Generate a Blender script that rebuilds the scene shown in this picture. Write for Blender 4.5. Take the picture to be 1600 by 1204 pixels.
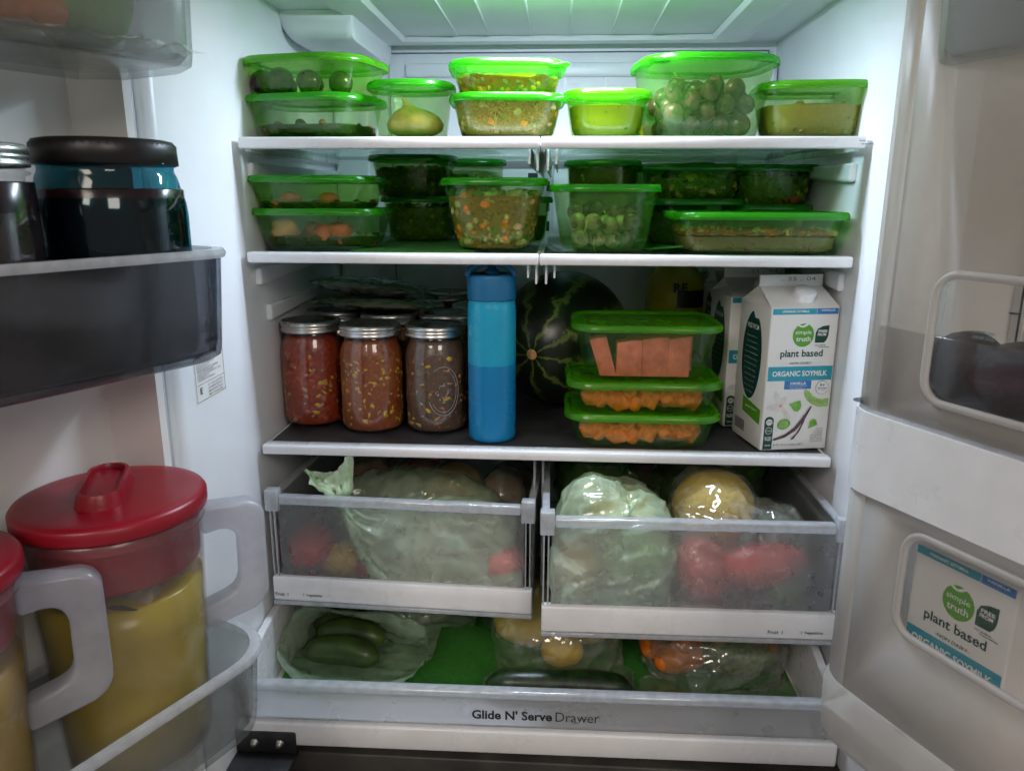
import bpy, bmesh, math, random
import numpy as np
from mathutils import Vector, Matrix, noise
random.seed(7); RNG = np.random.default_rng(7)
for o in list(bpy.data.objects): bpy.data.objects.remove(o)
sc = bpy.context.scene
COL = sc.collection
rad = math.radians

# ---------------------------------------------------------------- camera, world, lamps, exposure
cam = bpy.data.cameras.new('camera'); cam.lens = 36 * 1189.87 / 1600; cam.sensor_width = 36
cam.dof.use_dof = True; cam.dof.focus_distance = 1.06; cam.dof.aperture_fstop = 14
cam.clip_start = .01; cam.clip_end = 50
camo = bpy.data.objects.new('camera', cam); COL.objects.link(camo); sc.camera = camo
_p, _y, _r = .2438, .0612, .0034
fw = Vector((-math.sin(_y)*math.cos(_p), math.cos(_y)*math.cos(_p), -math.sin(_p)))
rt = Vector((math.cos(_y), math.sin(_y), 0)); up = rt.cross(fw)
r2 = rt*math.cos(_r) + up*math.sin(_r); u2 = up*math.cos(_r) - rt*math.sin(_r)
camo.matrix_world = Matrix.Translation((.0215, -1.0024, .3396)) @ Matrix((r2, u2, -fw)).transposed().to_4x4()

w = bpy.data.worlds.new('World'); sc.world = w; w.use_nodes = True
w.node_tree.nodes['Background'].inputs[0].default_value = (1.0, .95, .92, 1)
w.node_tree.nodes['Background'].inputs[1].default_value = .20

def lamp(name, loc, target, sx, sy, power, color):
    l = bpy.data.lights.new(name, 'AREA'); l.shape = 'RECTANGLE'; l.size = sx; l.size_y = sy
    l.energy = power; l.color = color
    o = bpy.data.objects.new(name, l); COL.objects.link(o); o.location = loc
    o.rotation_euler = (Vector(target) - Vector(loc)).to_track_quat('-Z', 'Y').to_euler()
    return o
lamp('refrigerator_ceiling_lamp', (.02, -.016, .592), (.02, .11, 0), .20, .05, 5.8, (.70, .81, 1.0))
lamp('kitchen_lamp', (1.2, -2.6, 1.4), (0, -.2, -.1), .8, .8, 18, (1.0, .89, .80))
lamp('kitchen_lamp', (-.75, -2.5, 1.5), (.2, -.3, 0), .9, .9, 24, (1.0, .89, .80))

sc.render.engine = 'CYCLES'
sc.cycles.use_denoising = True
sc.cycles.use_adaptive_sampling = True; sc.cycles.adaptive_threshold = .06; sc.cycles.adaptive_min_samples = 12
sc.cycles.max_bounces = 9; sc.cycles.diffuse_bounces = 7; sc.cycles.glossy_bounces = 3
sc.cycles.transmission_bounces = 6; sc.cycles.transparent_max_bounces = 36
sc.cycles.caustics_reflective = False; sc.cycles.caustics_refractive = True
sc.cycles.sample_clamp_indirect = 4
vs = sc.view_settings
vs.view_transform = 'Standard'; vs.look = 'None'; vs.exposure = 0; vs.gamma = 1; vs.use_curve_mapping = False

# ---------------------------------------------------------------- materials
M = {}
def nmat(name):
    m = bpy.data.materials.new(name); m.use_nodes = True; M[name] = m
    nt = m.node_tree; return m, nt, nt.nodes, nt.links
def rgba(c): return (c[0], c[1], c[2], 1)
def grain(nt, c0, c1, scale, detail=4, coord='Object', stretch=(1, 1, 1), lo=.35, hi=.65):
    n, l = nt.nodes, nt.links
    tc = n.new('ShaderNodeTexCoord'); mp = n.new('ShaderNodeMapping'); mp.inputs['Scale'].default_value = stretch
    t = n.new('ShaderNodeTexNoise'); t.inputs['Scale'].default_value = scale; t.inputs['Detail'].default_value = detail
    r = n.new('ShaderNodeValToRGB'); e = r.color_ramp.elements
    e[0].position = lo; e[0].color = rgba(c0); e[1].position = hi; e[1].color = rgba(c1)
    l.new(tc.outputs[coord], mp.inputs[0]); l.new(mp.outputs[0], t.inputs['Vector']); l.new(t.outputs['Fac'], r.inputs[0])
    return r, t, mp
def bump(nt, src, strength, dist, target):
    b = nt.nodes.new('ShaderNodeBump'); b.inputs['Strength'].default_value = strength; b.inputs['Distance'].default_value = dist
    nt.links.new(src, b.inputs['Height']); nt.links.new(b.outputs[0], target); return b
def plain(name, col, rough=.45, metal=0, vary=.06, scale=60, bmp=0, bscale=None, sss=0, spec=.5):
    m, nt, n, l = nmat(name); p = n['Principled BSDF']
    c1 = tuple(min(1, c*(1+vary)) for c in col); c0 = tuple(c*(1-vary) for c in col)
    r, t, mp = grain(nt, c0, c1, scale); l.new(r.outputs[0], p.inputs['Base Color'])
    p.inputs['Roughness'].default_value = rough; p.inputs['Metallic'].default_value = metal
    sm = n.new('ShaderNodeTexNoise'); sm.inputs['Scale'].default_value = 16; sm.inputs['Detail'].default_value = 7; sm.inputs['Roughness'].default_value = .65
    rm = n.new('ShaderNodeMapRange'); rm.inputs[1].default_value = .35; rm.inputs[2].default_value = .65; rm.inputs[3].default_value = rough*.9; rm.inputs[4].default_value = min(1, rough*1.15)
    l.new(mp.outputs[0], sm.inputs['Vector']); l.new(sm.outputs['Fac'], rm.inputs[0]); l.new(rm.outputs[0], p.inputs['Roughness'])
    p.inputs['Specular IOR Level'].default_value = spec
    if sss:
        p.inputs['Subsurface Weight'].default_value = sss; p.inputs['Subsurface Radius'].default_value = (.01, .006, .003)
    if bmp:
        t2 = n.new('ShaderNodeTexNoise'); t2.inputs['Scale'].default_value = bscale or scale; t2.inputs['Detail'].default_value = 5
        l.new(mp.outputs[0], t2.inputs['Vector']); bump(nt, t2.outputs['Fac'], bmp, .002, p.inputs['Normal'])
    return m
def film(name, trans, tint, scat, haze_vary=.25, rough=.2, gloss=.06, translucent=.5, scale=40, bmp=0, bscale=120, crinkle=0):
    """thin plastic: part of the light passes straight through (tinted), part is scattered, a little is reflected"""
    m, nt, n, l = nmat(name); n.remove(n['Principled BSDF']); out = n['Material Output']
    tr = n.new('ShaderNodeBsdfTransparent'); tr.inputs[0].default_value = rgba(tint)
    df = n.new('ShaderNodeBsdfDiffuse'); df.inputs[0].default_value = rgba(scat)
    tl = n.new('ShaderNodeBsdfTranslucent'); tl.inputs[0].default_value = rgba(scat)
    mx = n.new('ShaderNodeMixShader'); mx.inputs[0].default_value = translucent; l.new(df.outputs[0], mx.inputs[1]); l.new(tl.outputs[0], mx.inputs[2])
    r, t, mp = grain(nt, (1-trans,)*3, (min(1, (1-trans)*(1+haze_vary)),)*3, scale)
    m2 = n.new('ShaderNodeMixShader'); l.new(r.outputs[0], m2.inputs[0]); l.new(tr.outputs[0], m2.inputs[1]); l.new(mx.outputs[0], m2.inputs[2])
    gl = n.new('ShaderNodeBsdfGlossy'); gl.inputs['Roughness'].default_value = rough
    lw = n.new('ShaderNodeLayerWeight'); lw.inputs[0].default_value = .5
    mr = n.new('ShaderNodeMapRange'); mr.inputs[1].default_value = 0; mr.inputs[2].default_value = 1; mr.inputs[3].default_value = gloss; mr.inputs[4].default_value = min(1, gloss*6)
    pw = n.new('ShaderNodeMath'); pw.operation = 'POWER'; pw.inputs[1].default_value = 3
    l.new(lw.outputs['Facing'], pw.inputs[0]); l.new(pw.outputs[0], mr.inputs[0])
    m3 = n.new('ShaderNodeMixShader'); l.new(mr.outputs[0], m3.inputs[0]); l.new(m2.outputs[0], m3.inputs[1]); l.new(gl.outputs[0], m3.inputs[2])
    l.new(m3.outputs[0], out.inputs[0])
    if crinkle:
        w1 = n.new('ShaderNodeTexNoise'); w1.inputs['Scale'].default_value = 14; l.new(mp.outputs[0], w1.inputs['Vector'])
        mixv = n.new('ShaderNodeMixRGB'); mixv.inputs[0].default_value = .10; l.new(mp.outputs[0], mixv.inputs[1]); l.new(w1.outputs['Color'], mixv.inputs[2])
        vo = n.new('ShaderNodeTexVoronoi'); vo.feature = 'DISTANCE_TO_EDGE'; vo.inputs['Scale'].default_value = crinkle; l.new(mixv.outputs[0], vo.inputs['Vector'])
        v2 = n.new('ShaderNodeTexVoronoi'); v2.inputs['Scale'].default_value = crinkle*2.6; l.new(mixv.outputs[0], v2.inputs['Vector'])
        ad = n.new('ShaderNodeMath'); ad.operation = 'MULTIPLY_ADD'; ad.inputs[1].default_value = .35; l.new(v2.outputs['Distance'], ad.inputs[0]); l.new(vo.outputs['Distance'], ad.inputs[2])
        b = bump(nt, ad.outputs[0], .6, .014, gl.inputs['Normal'])
        b2 = bump(nt, ad.outputs[0], .3, .014, df.inputs['Normal']); l.new(b2.outputs[0], tl.inputs['Normal'])
    if bmp:
        t2 = n.new('ShaderNodeTexNoise'); t2.inputs['Scale'].default_value = bscale; l.new(mp.outputs[0], t2.inputs['Vector'])
        b = bump(nt, t2.outputs['Fac'], bmp, .002, gl.inputs['Normal']); l.new(b.outputs[0], df.inputs['Normal'])
    return m
def frosted(name, rough, clear, scat, scatf, ior=1.12):
    """moulded plastic sheet: mostly rough refraction, so things behind it blur with distance"""
    m, nt, n, l = nmat(name); n.remove(n['Principled BSDF']); out = n['Material Output']
    rf = n.new('ShaderNodeBsdfRefraction'); rf.inputs['IOR'].default_value = ior; rf.inputs[0].default_value = (.97, .97, .97, 1)
    r, t, mp = grain(nt, (rough*.6,)*3, (rough*1.3,)*3, 25); l.new(r.outputs[0], rf.inputs['Roughness'])
    tr = n.new('ShaderNodeBsdfTransparent'); tr.inputs[0].default_value = (.95, .96, .96, 1)
    mx = n.new('ShaderNodeMixShader'); mx.inputs[0].default_value = clear; l.new(rf.outputs[0], mx.inputs[1]); l.new(tr.outputs[0], mx.inputs[2])
    df = n.new('ShaderNodeBsdfDiffuse'); df.inputs[0].default_value = rgba(scat)
    tl = n.new('ShaderNodeBsdfTranslucent'); tl.inputs[0].default_value = rgba(scat)
    md = n.new('ShaderNodeMixShader'); md.inputs[0].default_value = .5; l.new(df.outputs[0], md.inputs[1]); l.new(tl.outputs[0], md.inputs[2])
    m2 = n.new('ShaderNodeMixShader'); m2.inputs[0].default_value = scatf; l.new(mx.outputs[0], m2.inputs[1]); l.new(md.outputs[0], m2.inputs[2])
    gl = n.new('ShaderNodeBsdfGlossy'); gl.inputs['Roughness'].default_value = .18
    fr = n.new('ShaderNodeFresnel'); fr.inputs[0].default_value = 1.35
    m3 = n.new('ShaderNodeMixShader'); l.new(fr.outputs[0], m3.inputs[0]); l.new(m2.outputs[0], m3.inputs[1]); l.new(gl.outputs[0], m3.inputs[2])
    l.new(m3.outputs[0], out.inputs[0]); return m
def mottled(name, cols, scale=90, rough=.4, sss=.15, bmp=.5, vor=True):
    """food: cells of several colours with noise between them"""
    m, nt, n, l = nmat(name); p = n['Principled BSDF']
    tc = n.new('ShaderNodeTexCoord'); v = n.new('ShaderNodeTexVoronoi'); v.inputs['Scale'].default_value = scale
    no = n.new('ShaderNodeTexNoise'); no.inputs['Scale'].default_value = scale*1.4; no.inputs['Detail'].default_value = 6
    mx = n.new('ShaderNodeMixRGB'); mx.inputs[0].default_value = .08
    l.new(tc.outputs['Object'], no.inputs['Vector']); l.new(tc.outputs['Object'], mx.inputs[1]); l.new(no.outputs['Color'], mx.inputs[2]); l.new(mx.outputs[0], v.inputs['Vector'])
    sp = n.new('ShaderNodeSeparateColor'); l.new(v.outputs['Color'], sp.inputs[0])
    md = n.new('ShaderNodeMath'); md.operation = 'MULTIPLY_ADD'; md.inputs[1].default_value = .8; l.new(sp.outputs[0], md.inputs[0])
    m5 = n.new('ShaderNodeMath'); m5.operation = 'MULTIPLY'; m5.inputs[1].default_value = .25; l.new(no.outputs['Fac'], m5.inputs[0]); l.new(m5.outputs[0], md.inputs[2])
    r = n.new('ShaderNodeValToRGB'); e = r.color_ramp.elements
    while len(e) < len(cols): e.new(.5)
    for i, c in enumerate(cols): e[i].position = .1 + .8*i/(len(cols)-1); e[i].color = rgba(c)
    l.new(md.outputs[0], r.inputs[0]); l.new(r.outputs[0], p.inputs['Base Color'])
    p.inputs['Roughness'].default_value = rough; p.inputs['Subsurface Weight'].default_value = sss; p.inputs['Subsurface Radius'].default_value = (.006, .004, .002)
    bump(nt, md.outputs[0], bmp, .003, p.inputs['Normal']); return m

plain('liner', (.80, .82, .84), .34, vary=.02, scale=9)
plain('door_liner', (.84, .84, .82), .36, vary=.02, scale=9)
plain('trim', (.80, .80, .81), .28, vary=.03, scale=30)
plain('gasket_grey', (.42, .44, .47), .5, vary=.05)
plain('gap_shade', (.05, .045, .04), .5, vary=.3, scale=20)  # shade of the gap below the drawers, put into the sill's colour
plain('dark_steel', (.05, .05, .052), .42, metal=.6, vary=.25, scale=30)
plain('bolt_steel', (.45, .42, .36), .35, metal=1, vary=.2, scale=200)
plain('dark_reflection_glass', (.045, .045, .05), .38, vary=.35, scale=25, bmp=.25, bscale=500)  # lowest shelf's glass, its dark reflection put into the base colour
plain('lens_white', (.85, .87, .88), .3)
plain('ink', (.018, .018, .02), .5); plain('ink_grey', (.12, .12, .13), .5)
plain('seam', (.10, .11, .12), .6)
plain('green_mat', (.030, .19, .016), .8, vary=.16, scale=200, bmp=.5, bscale=500)
plain('paper_white', (.80, .79, .76), .42, vary=.02, scale=25, bmp=.05, bscale=200)
plain('carton_side', (.76, .74, .66), .42, vary=.02, scale=25)
plain('teal', (.02, .32, .42), .4, vary=.02); plain('blue_print', (.03, .19, .50), .4, vary=.02)
plain('green_print', (.10, .36, .02), .4, vary=.03); plain('dark_green_print', (.004, .055, .035), .4, vary=.03)
plain('white_print', (.82, .82, .80), .4, vary=.01); plain('text_green', (.005, .06, .05), .4)
plain('bean_print', (.17, .42, .06), .4, vary=.25, scale=160); plain('pod_print', (.30, .50, .14), .4, vary=.2, scale=120)
plain('vanilla_print', (.10, .045, .06), .45, vary=.4, scale=200); plain('petal_print', (.68, .66, .63), .45, vary=.08, scale=120)
plain('cap_white', (.80, .82, .84), .3)
plain('bottle_light', (.014, .36, .58), .27, vary=.03, scale=18); plain('bottle_dark', (.006, .20, .46), .27, vary=.03, scale=18)
plain('bottle_cap', (.010, .15, .33), .36, vary=.03); plain('cap_gap', (.01, .06, .12), .5)
plain('zinc', (.62, .61, .58), .30, metal=1, vary=.10, scale=90, bmp=.05)
plain('lid_tin', (.50, .50, .47), .25, metal=1, vary=.08, scale=40)
plain('black_plastic', (.010, .009, .009), .38, vary=.15)
plain('red_plastic', (.26, .005, .016), .34, vary=.05, scale=25, bmp=.03, bscale=300)
plain('tea', (.44, .34, .02), .25, vary=.12, scale=9, sss=.3)
plain('tea_amber', (.40, .25, .02), .25, vary=.12, scale=9, sss=.3)
plain('tea_bag', (.30, .26, .16), .8, vary=.35, scale=60, bmp=.4); plain('tea_leaf', (.035, .035, .012), .8, vary=.4, scale=90, bmp=.5)
plain('dark_juice', (.010, .004, .006), .18, vary=.3)
plain('wine_liquid', (.030, .004, .010), .15, vary=.4, scale=50)
plain('carrot', (.74, .19, .012), .45, vary=.18, scale=90, bmp=.3, sss=.2)
plain('sweet_potato', (.84, .20, .006), .5, vary=.22, scale=110, bmp=.4, sss=.2)
plain('corn', (.66, .42, .03), .35, vary=.15, scale=150, sss=.2)
plain('pale_veg', (.40, .34, .14), .45, vary=.2, scale=120, bmp=.3, sss=.2)
plain('herb', (.10, .17, .02), .55, vary=.4, scale=120, bmp=.5)
plain('bean', (.20, .08, .03), .4, vary=.3, scale=150)
plain('tomato_bit', (.45, .07, .02), .35, vary=.25, scale=120, sss=.2)
plain('onion_bit', (.44, .28, .13), .35, vary=.2, scale=120, sss=.3)
plain('radish', (.56, .08, .08), .4, vary=.5, scale=45)
plain('peach_flesh', (.66, .26, .15), .4, vary=.35, scale=40)
plain('plum_skin', (.045, .012, .020), .22, vary=.5, scale=60)
plain('grape_skin', (.14, .045, .055), .25, vary=.65, scale=45)
plain('grape_dark', (.07, .022, .026), .25, vary=.6, scale=45)
plain('grape_green', (.24, .20, .09), .25, vary=.5, scale=45)
plain('grape_scar', (.05, .02, .015), .6); plain('stem', (.45, .42, .10), .6, vary=.3)
plain('cream_bulb', (.66, .36, .14), .6, vary=.22, scale=60, bmp=.5)
plain('melon_flesh', (.88, .20, .17), .45, vary=.25, scale=50, sss=.3, bmp=.3)
plain('lemon', (.66, .42, .02), .42, vary=.10, scale=60, bmp=.35, bscale=260)
plain('mango', (.62, .36, .02), .42, vary=.2, scale=12)
plain('red_pepper', (.66, .05, .04), .22, vary=.25, scale=14); plain('red_apple', (.45, .045, .035), .3, vary=.5, scale=18)
plain('pink_fruit', (.62, .20, .16), .4, vary=.35, scale=14); plain('orange_peel', (.70, .22, .01), .42, vary=.1, scale=40, bmp=.3, bscale=240)
plain('green_veg', (.10, .26, .03), .45, vary=.3, scale=30, bmp=.3); plain('cabbage', (.24, .42, .13), .45, vary=.3, scale=22, bmp=.3)
plain('cucumber', (.035, .065, .008), .33, vary=.45, scale=32, bmp=.3); plain('zucchini', (.010, .030, .006), .33, vary=.6, scale=80, bmp=.25)
plain('avocado', (.030, .018, .016), .45, vary=.5, scale=60, bmp=.9, bscale=170)
plain('purple_bag_item', (.09, .03, .05), .5, vary=.4, scale=20)
plain('yellow_bottle', (.52, .44, .03), .28, vary=.04); plain('bottle_label', (.012, .035, .012), .4, vary=.2)
plain('wire', (.03, .03, .03), .35, metal=.8)
film('tub_clear', .90, (.88, .97, .70), (.07, .58, .012), .3, .14, .03, .5, 30)
film('tub_mist', .90, (.94, .98, .86), (.11, .46, .04), .45, .22, .03, .5, 35, .3, 200)
film('tub_frost', .88, (.93, .97, .85), (.14, .46, .06), .45, .28, .03, .5, 18)
film('tub_pale', .91, (.94, .98, .86), (.10, .50, .03), .4, .2, .03, .5, 35, .3, 200)
film('tub_stack', .935, (.975, .985, .93), (.12, .44, .05), .4, .2, .03, .5, 35, .3, 200)
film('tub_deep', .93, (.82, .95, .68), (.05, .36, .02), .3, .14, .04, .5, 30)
film('lid_green', .42, (.62, .95, .40), (.040, .50, .006), .15, .22, .045, .45, 30)
film('lid_lime', .42, (.70, .95, .36), (.11, .52, .006), .15, .22, .045, .45, 30)
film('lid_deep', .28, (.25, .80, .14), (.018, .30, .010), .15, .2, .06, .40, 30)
film('shelf_glass', .90, (.82, .93, .88), (.5, .6, .55), .2, .05, .10, .4, 10)
film('drawer_clear', .86, (.93, .95, .95), (.55, .57, .58), .8, .12, .10, .45, 20)
film('clear_edge', .52, (.93, .95, .96), (.84, .86, .90), .3, .10, .09, .45, 80)
film('jar_glass', .992, (.97, .98, .98), (.6, .6, .6), .5, .04, .07, .4, 20)
film('blue_glass', .985, (.18, .48, .56), (.04, .26, .32), .3, .05, .05, .4, 20)
film('bag_green', .50, (.88, .97, .82), (.76, .97, .68), .5, .11, .11, .36, 40, crinkle=13)
film('bag_milky', .34, (.86, .97, .80), (.78, .98, .70), .4, .2, .07, .34, 40, crinkle=10)
film('bag_pale', .64, (.93, .98, .90), (.72, .90, .64), .5, .09, .13, .42, 40, crinkle=12)
film('bag_clear', .84, (.97, .98, .94), (.78, .86, .70), .6, .08, .13, .45, 40, crinkle=12)
film('bag_deep', .62, (.70, .87, .58), (.30, .50, .20), .45, .14, .10, .45, 30, crinkle=9)
film('zip_bag', .55, (.92, .94, .90), (.66, .68, .58), .5, .15, .15, .5, 40, crinkle=30)
film('zip_stripe', .40, (.45, .75, .5), (.06, .26, .08), .3, .25, .08, .4, 60)
film('pitcher_wall', .945, (.97, .96, .96), (.74, .74, .78), .25, .25, .05, .55, 14)
film('handle_frost', .50, (.95, .95, .97), (.70, .71, .78), .25, .3, .05, .55, 40)
film('bin_smoke', .90, (.56, .57, .61), (.15, .15, .17), .5, .10, .07, .5, 12)
film('bin_grey', .86, (.86, .88, .88), (.46, .47, .47), .3, .25, .07, .5, 9)
film('panel_frost', .44, (.92, .91, .90), (.76, .73, .70), .3, .42, .03, .5, 9)
film('panel_haze', .62, (.95, .93, .90), (.78, .73, .67), .3, .40, .03, .5, 5)
film('window_clear', .97, (.94, .94, .94), (.5, .5, .5), .4, .06, .08, .5, 20)
frosted('drawer_frost', .30, .64, (.88, .90, .94), .17)
frosted('drawer_frost2', .40, .35, (.84, .86, .90), .42)
mottled('stew_brown', [(.09, .03, .01), (.30, .12, .025), (.40, .18, .05), (.20, .09, .02), (.46, .20, .06)], 110)
mottled('stew_yellow', [(.40, .14, .01), (.68, .32, .02), (.72, .20, .01), (.55, .30, .03)], 110)
mottled('stew_green', [(.03, .05, .008), (.12, .13, .025), (.32, .27, .05), (.08, .10, .02)], 120)
mottled('puree', [(.48, .32, .02), (.55, .38, .04), (.44, .32, .05), (.52, .34, .03)], 160, bmp=.25)
mottled('soup_tan', [(.34, .18, .03), (.42, .24, .05), (.28, .17, .04), (.38, .21, .04)], 160, bmp=.3)
mottled('meat_loaf', [(.12, .05, .03), (.28, .14, .09), (.20, .10, .05), (.34, .19, .12), (.14, .06, .03)], 260, .55)
mottled('red_sauce', [(.16, .018, .008), (.30, .05, .015), (.38, .07, .02), (.22, .03, .01)], 120, .3)
mottled('salsa_red', [(.20, .012, .004), (.32, .030, .008), (.40, .06, .015), (.24, .018, .005)], 70, .3, .2, .2)
mottled('salsa_orange', [(.20, .04, .008), (.32, .085, .018), (.26, .055, .012), (.38, .13, .03)], 70, .3, .2, .2)
mottled('chili_brown', [(.07, .035, .02), (.13, .075, .045), (.10, .055, .03), (.17, .10, .06)], 70, .3, .2, .2)
mottled('greens_mix', [(.02, .05, .008), (.10, .18, .03), (.30, .30, .12), (.05, .09, .02)], 60)
def melon_mat():
    m, nt, n, l = nmat('watermelon_rind'); p = n['Principled BSDF']
    tc = n.new('ShaderNodeTexCoord'); sp = n.new('ShaderNodeSeparateXYZ'); l.new(tc.outputs['Object'], sp.inputs[0])
    at = n.new('ShaderNodeMath'); at.operation = 'ARCTAN2'; l.new(sp.outputs[0], at.inputs[0]); l.new(sp.outputs[2], at.inputs[1])
    no = n.new('ShaderNodeTexNoise'); no.inputs['Scale'].default_value = 38; no.inputs['Detail'].default_value = 8; no.inputs['Roughness'].default_value = .7
    l.new(tc.outputs['Object'], no.inputs['Vector'])
    a = n.new('ShaderNodeMath'); a.operation = 'MULTIPLY_ADD'; a.inputs[1].default_value = 9; l.new(at.outputs[0], a.inputs[0])
    b = n.new('ShaderNodeMath'); b.operation = 'MULTIPLY'; b.inputs[1].default_value = 9; l.new(no.outputs['Fac'], b.inputs[0]); l.new(b.outputs[0], a.inputs[2])
    s = n.new('ShaderNodeMath'); s.operation = 'SINE'; l.new(a.outputs[0], s.inputs[0])
    r = n.new('ShaderNodeValToRGB'); e = r.color_ramp.elements
    e[0].position = .72; e[0].color = (.006, .014, .005, 1); e[1].position = .98; e[1].color = (.11, .16, .03, 1)
    e2 = e.new(.86); e2.color = (.016, .035, .008, 1)
    mu = n.new('ShaderNodeMath'); mu.operation = 'MULTIPLY_ADD'; mu.inputs[1].default_value = .5; mu.inputs[2].default_value = .5
    l.new(s.outputs[0], mu.inputs[0]); l.new(mu.outputs[0], r.inputs[0]); l.new(r.outputs[0], p.inputs['Base Color'])
    p.inputs['Roughness'].default_value = .32
melon_mat()

# ---------------------------------------------------------------- mesh helpers
def newmesh(name, V, F, mats, mi=None, smooth=True):
    me = bpy.data.meshes.new(name); me.from_pydata([tuple(map(float, v)) for v in V], [], [tuple(map(int, f)) for f in F])
    for m in (mats if isinstance(mats, (list, tuple)) else [mats]): me.materials.append(M[m])
    if mi is not None: me.polygons.foreach_set('material_index', np.asarray(mi, dtype=np.int32))
    me.polygons.foreach_set('use_smooth', np.full(len(me.polygons), smooth)); me.update(); return me
def link(name, me, parent=None, loc=(0, 0, 0), rot=(0, 0, 0)):
    o = bpy.data.objects.new(name, me); COL.objects.link(o); o.location = loc; o.rotation_euler = rot
    if parent is not None: o.parent = parent
    return o
def tag(o, label=None, cat=None, group=None, kind=None):
    if label: o['label'] = label
    if cat: o['category'] = cat
    if group: o['group'] = group
    if kind: o['kind'] = kind
    return o
def thing(name, label, cat, loc=(0, 0, 0), rotz=0, group=None, rot=None):
    o = bpy.data.objects.new(name, None); COL.objects.link(o); o.location = loc; o.empty_display_size = .02
    o.rotation_euler = rot if rot else (0, 0, rotz); return tag(o, label, cat, group)
def copy_tree(o, parent=None):
    c = o.copy(); COL.objects.link(c); c.parent = parent
    for ch in list(o.children): copy_tree(ch, c)
    return c
def bevel(o, w, seg=2, ang=30):
    m = o.modifiers.new('bevel', 'BEVEL'); m.width = w; m.segments = seg; m.limit_method = 'ANGLE'; m.angle_limit = rad(ang); return o
BF = [(0, 3, 2, 1), (4, 5, 6, 7), (0, 1, 5, 4), (1, 2, 6, 5), (2, 3, 7, 6), (3, 0, 4, 7)]
def boxv(x0, x1, y0, y1, z0, z1):
    return [(x0, y0, z0), (x1, y0, z0), (x1, y1, z0), (x0, y1, z0), (x0, y0, z1), (x1, y0, z1), (x1, y1, z1), (x0, y1, z1)]
def box(name, b, mat, parent=None, bev=.002, loc=(0, 0, 0), rot=(0, 0, 0)):
    o = link(name, newmesh(name, boxv(*b), BF, mat, smooth=bev > 0), parent, loc, rot)
    if bev: bevel(o, bev)
    return o
def boxes(name, bs, mat, parent=None, bev=0):
    V = []; F = []
    for b in bs:
        k = len(V); V += boxv(*b); F += [tuple(i+k for i in f) for f in BF]
    o = link(name, newmesh(name, V, F, mat, smooth=False), parent)
    if bev: bevel(o, bev)
    return o
def rr(wd, dp, r, n=6):
    """rounded rectangle outline, counter-clockwise"""
    r = min(r, wd/2-1e-5, dp/2-1e-5); pts = []
    for cx, cy, a0 in ((wd/2-r, dp/2-r, 0), (-wd/2+r, dp/2-r, 90), (-wd/2+r, -dp/2+r, 180), (wd/2-r, -dp/2+r, 270)):
        for i in range(n+1):
            a = rad(a0 + 90*i/n); pts.append((cx+r*math.cos(a), cy+r*math.sin(a)))
    return pts
def loft(rings, cap0=True, cap1=True, closed=True):
    V = []; F = []; m = len(rings[0])
    for R in rings: V += [tuple(p) for p in R]
    for i in range(len(rings)-1):
        for j in range(m if closed else m-1):
            k = (j+1) % m; F.append((i*m+j, i*m+k, (i+1)*m+k, (i+1)*m+j))
    if cap0: F.append(tuple(range(m-1, -1, -1)))
    if cap1: F.append(tuple((len(rings)-1)*m+j for j in range(m)))
    return V, F
def lathe(prof, n=48, cap0=True, cap1=True):
    return loft([[(r*math.cos(2*math.pi*j/n), r*math.sin(2*math.pi*j/n), z) for j in range(n)] for r, z in prof], cap0, cap1)
def tube(path, r, n=10, cap=True, sx=1.0):
    P = [Vector(p) for p in path]; rings = []; prev = None
    for i, p in enumerate(P):
        t = (P[min(i+1, len(P)-1)] - P[max(i-1, 0)]).normalized()
        a = prev if prev is not None else (Vector((0, 0, 1)) if abs(t.z) < .9 else Vector((1, 0, 0)))
        s = t.cross(a).normalized(); a = s.cross(t).normalized(); prev = a
        rad_ = r[i] if isinstance(r, (list, tuple)) else r
        rings.append([p + s*math.cos(2*math.pi*j/n)*rad_*sx + a*math.sin(2*math.pi*j/n)*rad_ for j in range(n)])
    return loft(rings, cap, cap)
def join(*parts):
    V = []; F = []; mi = []
    for i, (v, f) in enumerate(parts):
        k = len(V); V += list(v); F += [tuple(a+k for a in q) for q in f]; mi += [i]*len(f)
    return V, F, mi
def put(name, vf, mat, parent=None, loc=(0, 0, 0), rot=(0, 0, 0), smooth=True, sub=0):
    o = link(name, newmesh(name, vf[0], vf[1], mat, smooth=smooth), parent, loc, rot)
    if sub: s = o.modifiers.new('sub', 'SUBSURF'); s.levels = sub; s.render_levels = sub
    return o
def autosmooth(o, ang=40):
    me = o.data
    try: me.set_sharp_from_angle(angle=rad(ang))
    except Exception: pass
    return o
_ico = None
def ico(sub=2):
    bm = bmesh.new(); bmesh.ops.create_icosphere(bm, subdivisions=sub, radius=1)
    bm.verts.ensure_lookup_table(); V = np.array([v.co[:] for v in bm.verts]); F = [tuple(v.index for v in f.verts) for f in bm.faces]; bm.free(); return V, F
ICO1, ICO2, ICO3, ICO4 = ico(1), ico(2), ico(3), ico(4)
def blob(rx, ry, rz, lump=.06, freq=2.0, base=ICO3, seed=0, lobes=0, dent=0):
    V = base[0].copy(); out = []
    for v in V:
        k = 1 + lump*noise.noise(Vector(v)*freq + Vector((seed*7.1, seed*3.3, 0)))
        if lobes:
            a = math.atan2(v[1], v[0]); s = math.hypot(v[0], v[1]); k *= 1 + .07*math.cos(lobes*a)*s
        if dent: k *= 1 - dent*math.exp(-((math.hypot(v[0], v[1]))/.3)**2)*(1 if v[2] > 0 else .6)
        out.append((v[0]*rx*k, v[1]*ry*k, v[2]*rz*k))
    return out, base[1]
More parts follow.
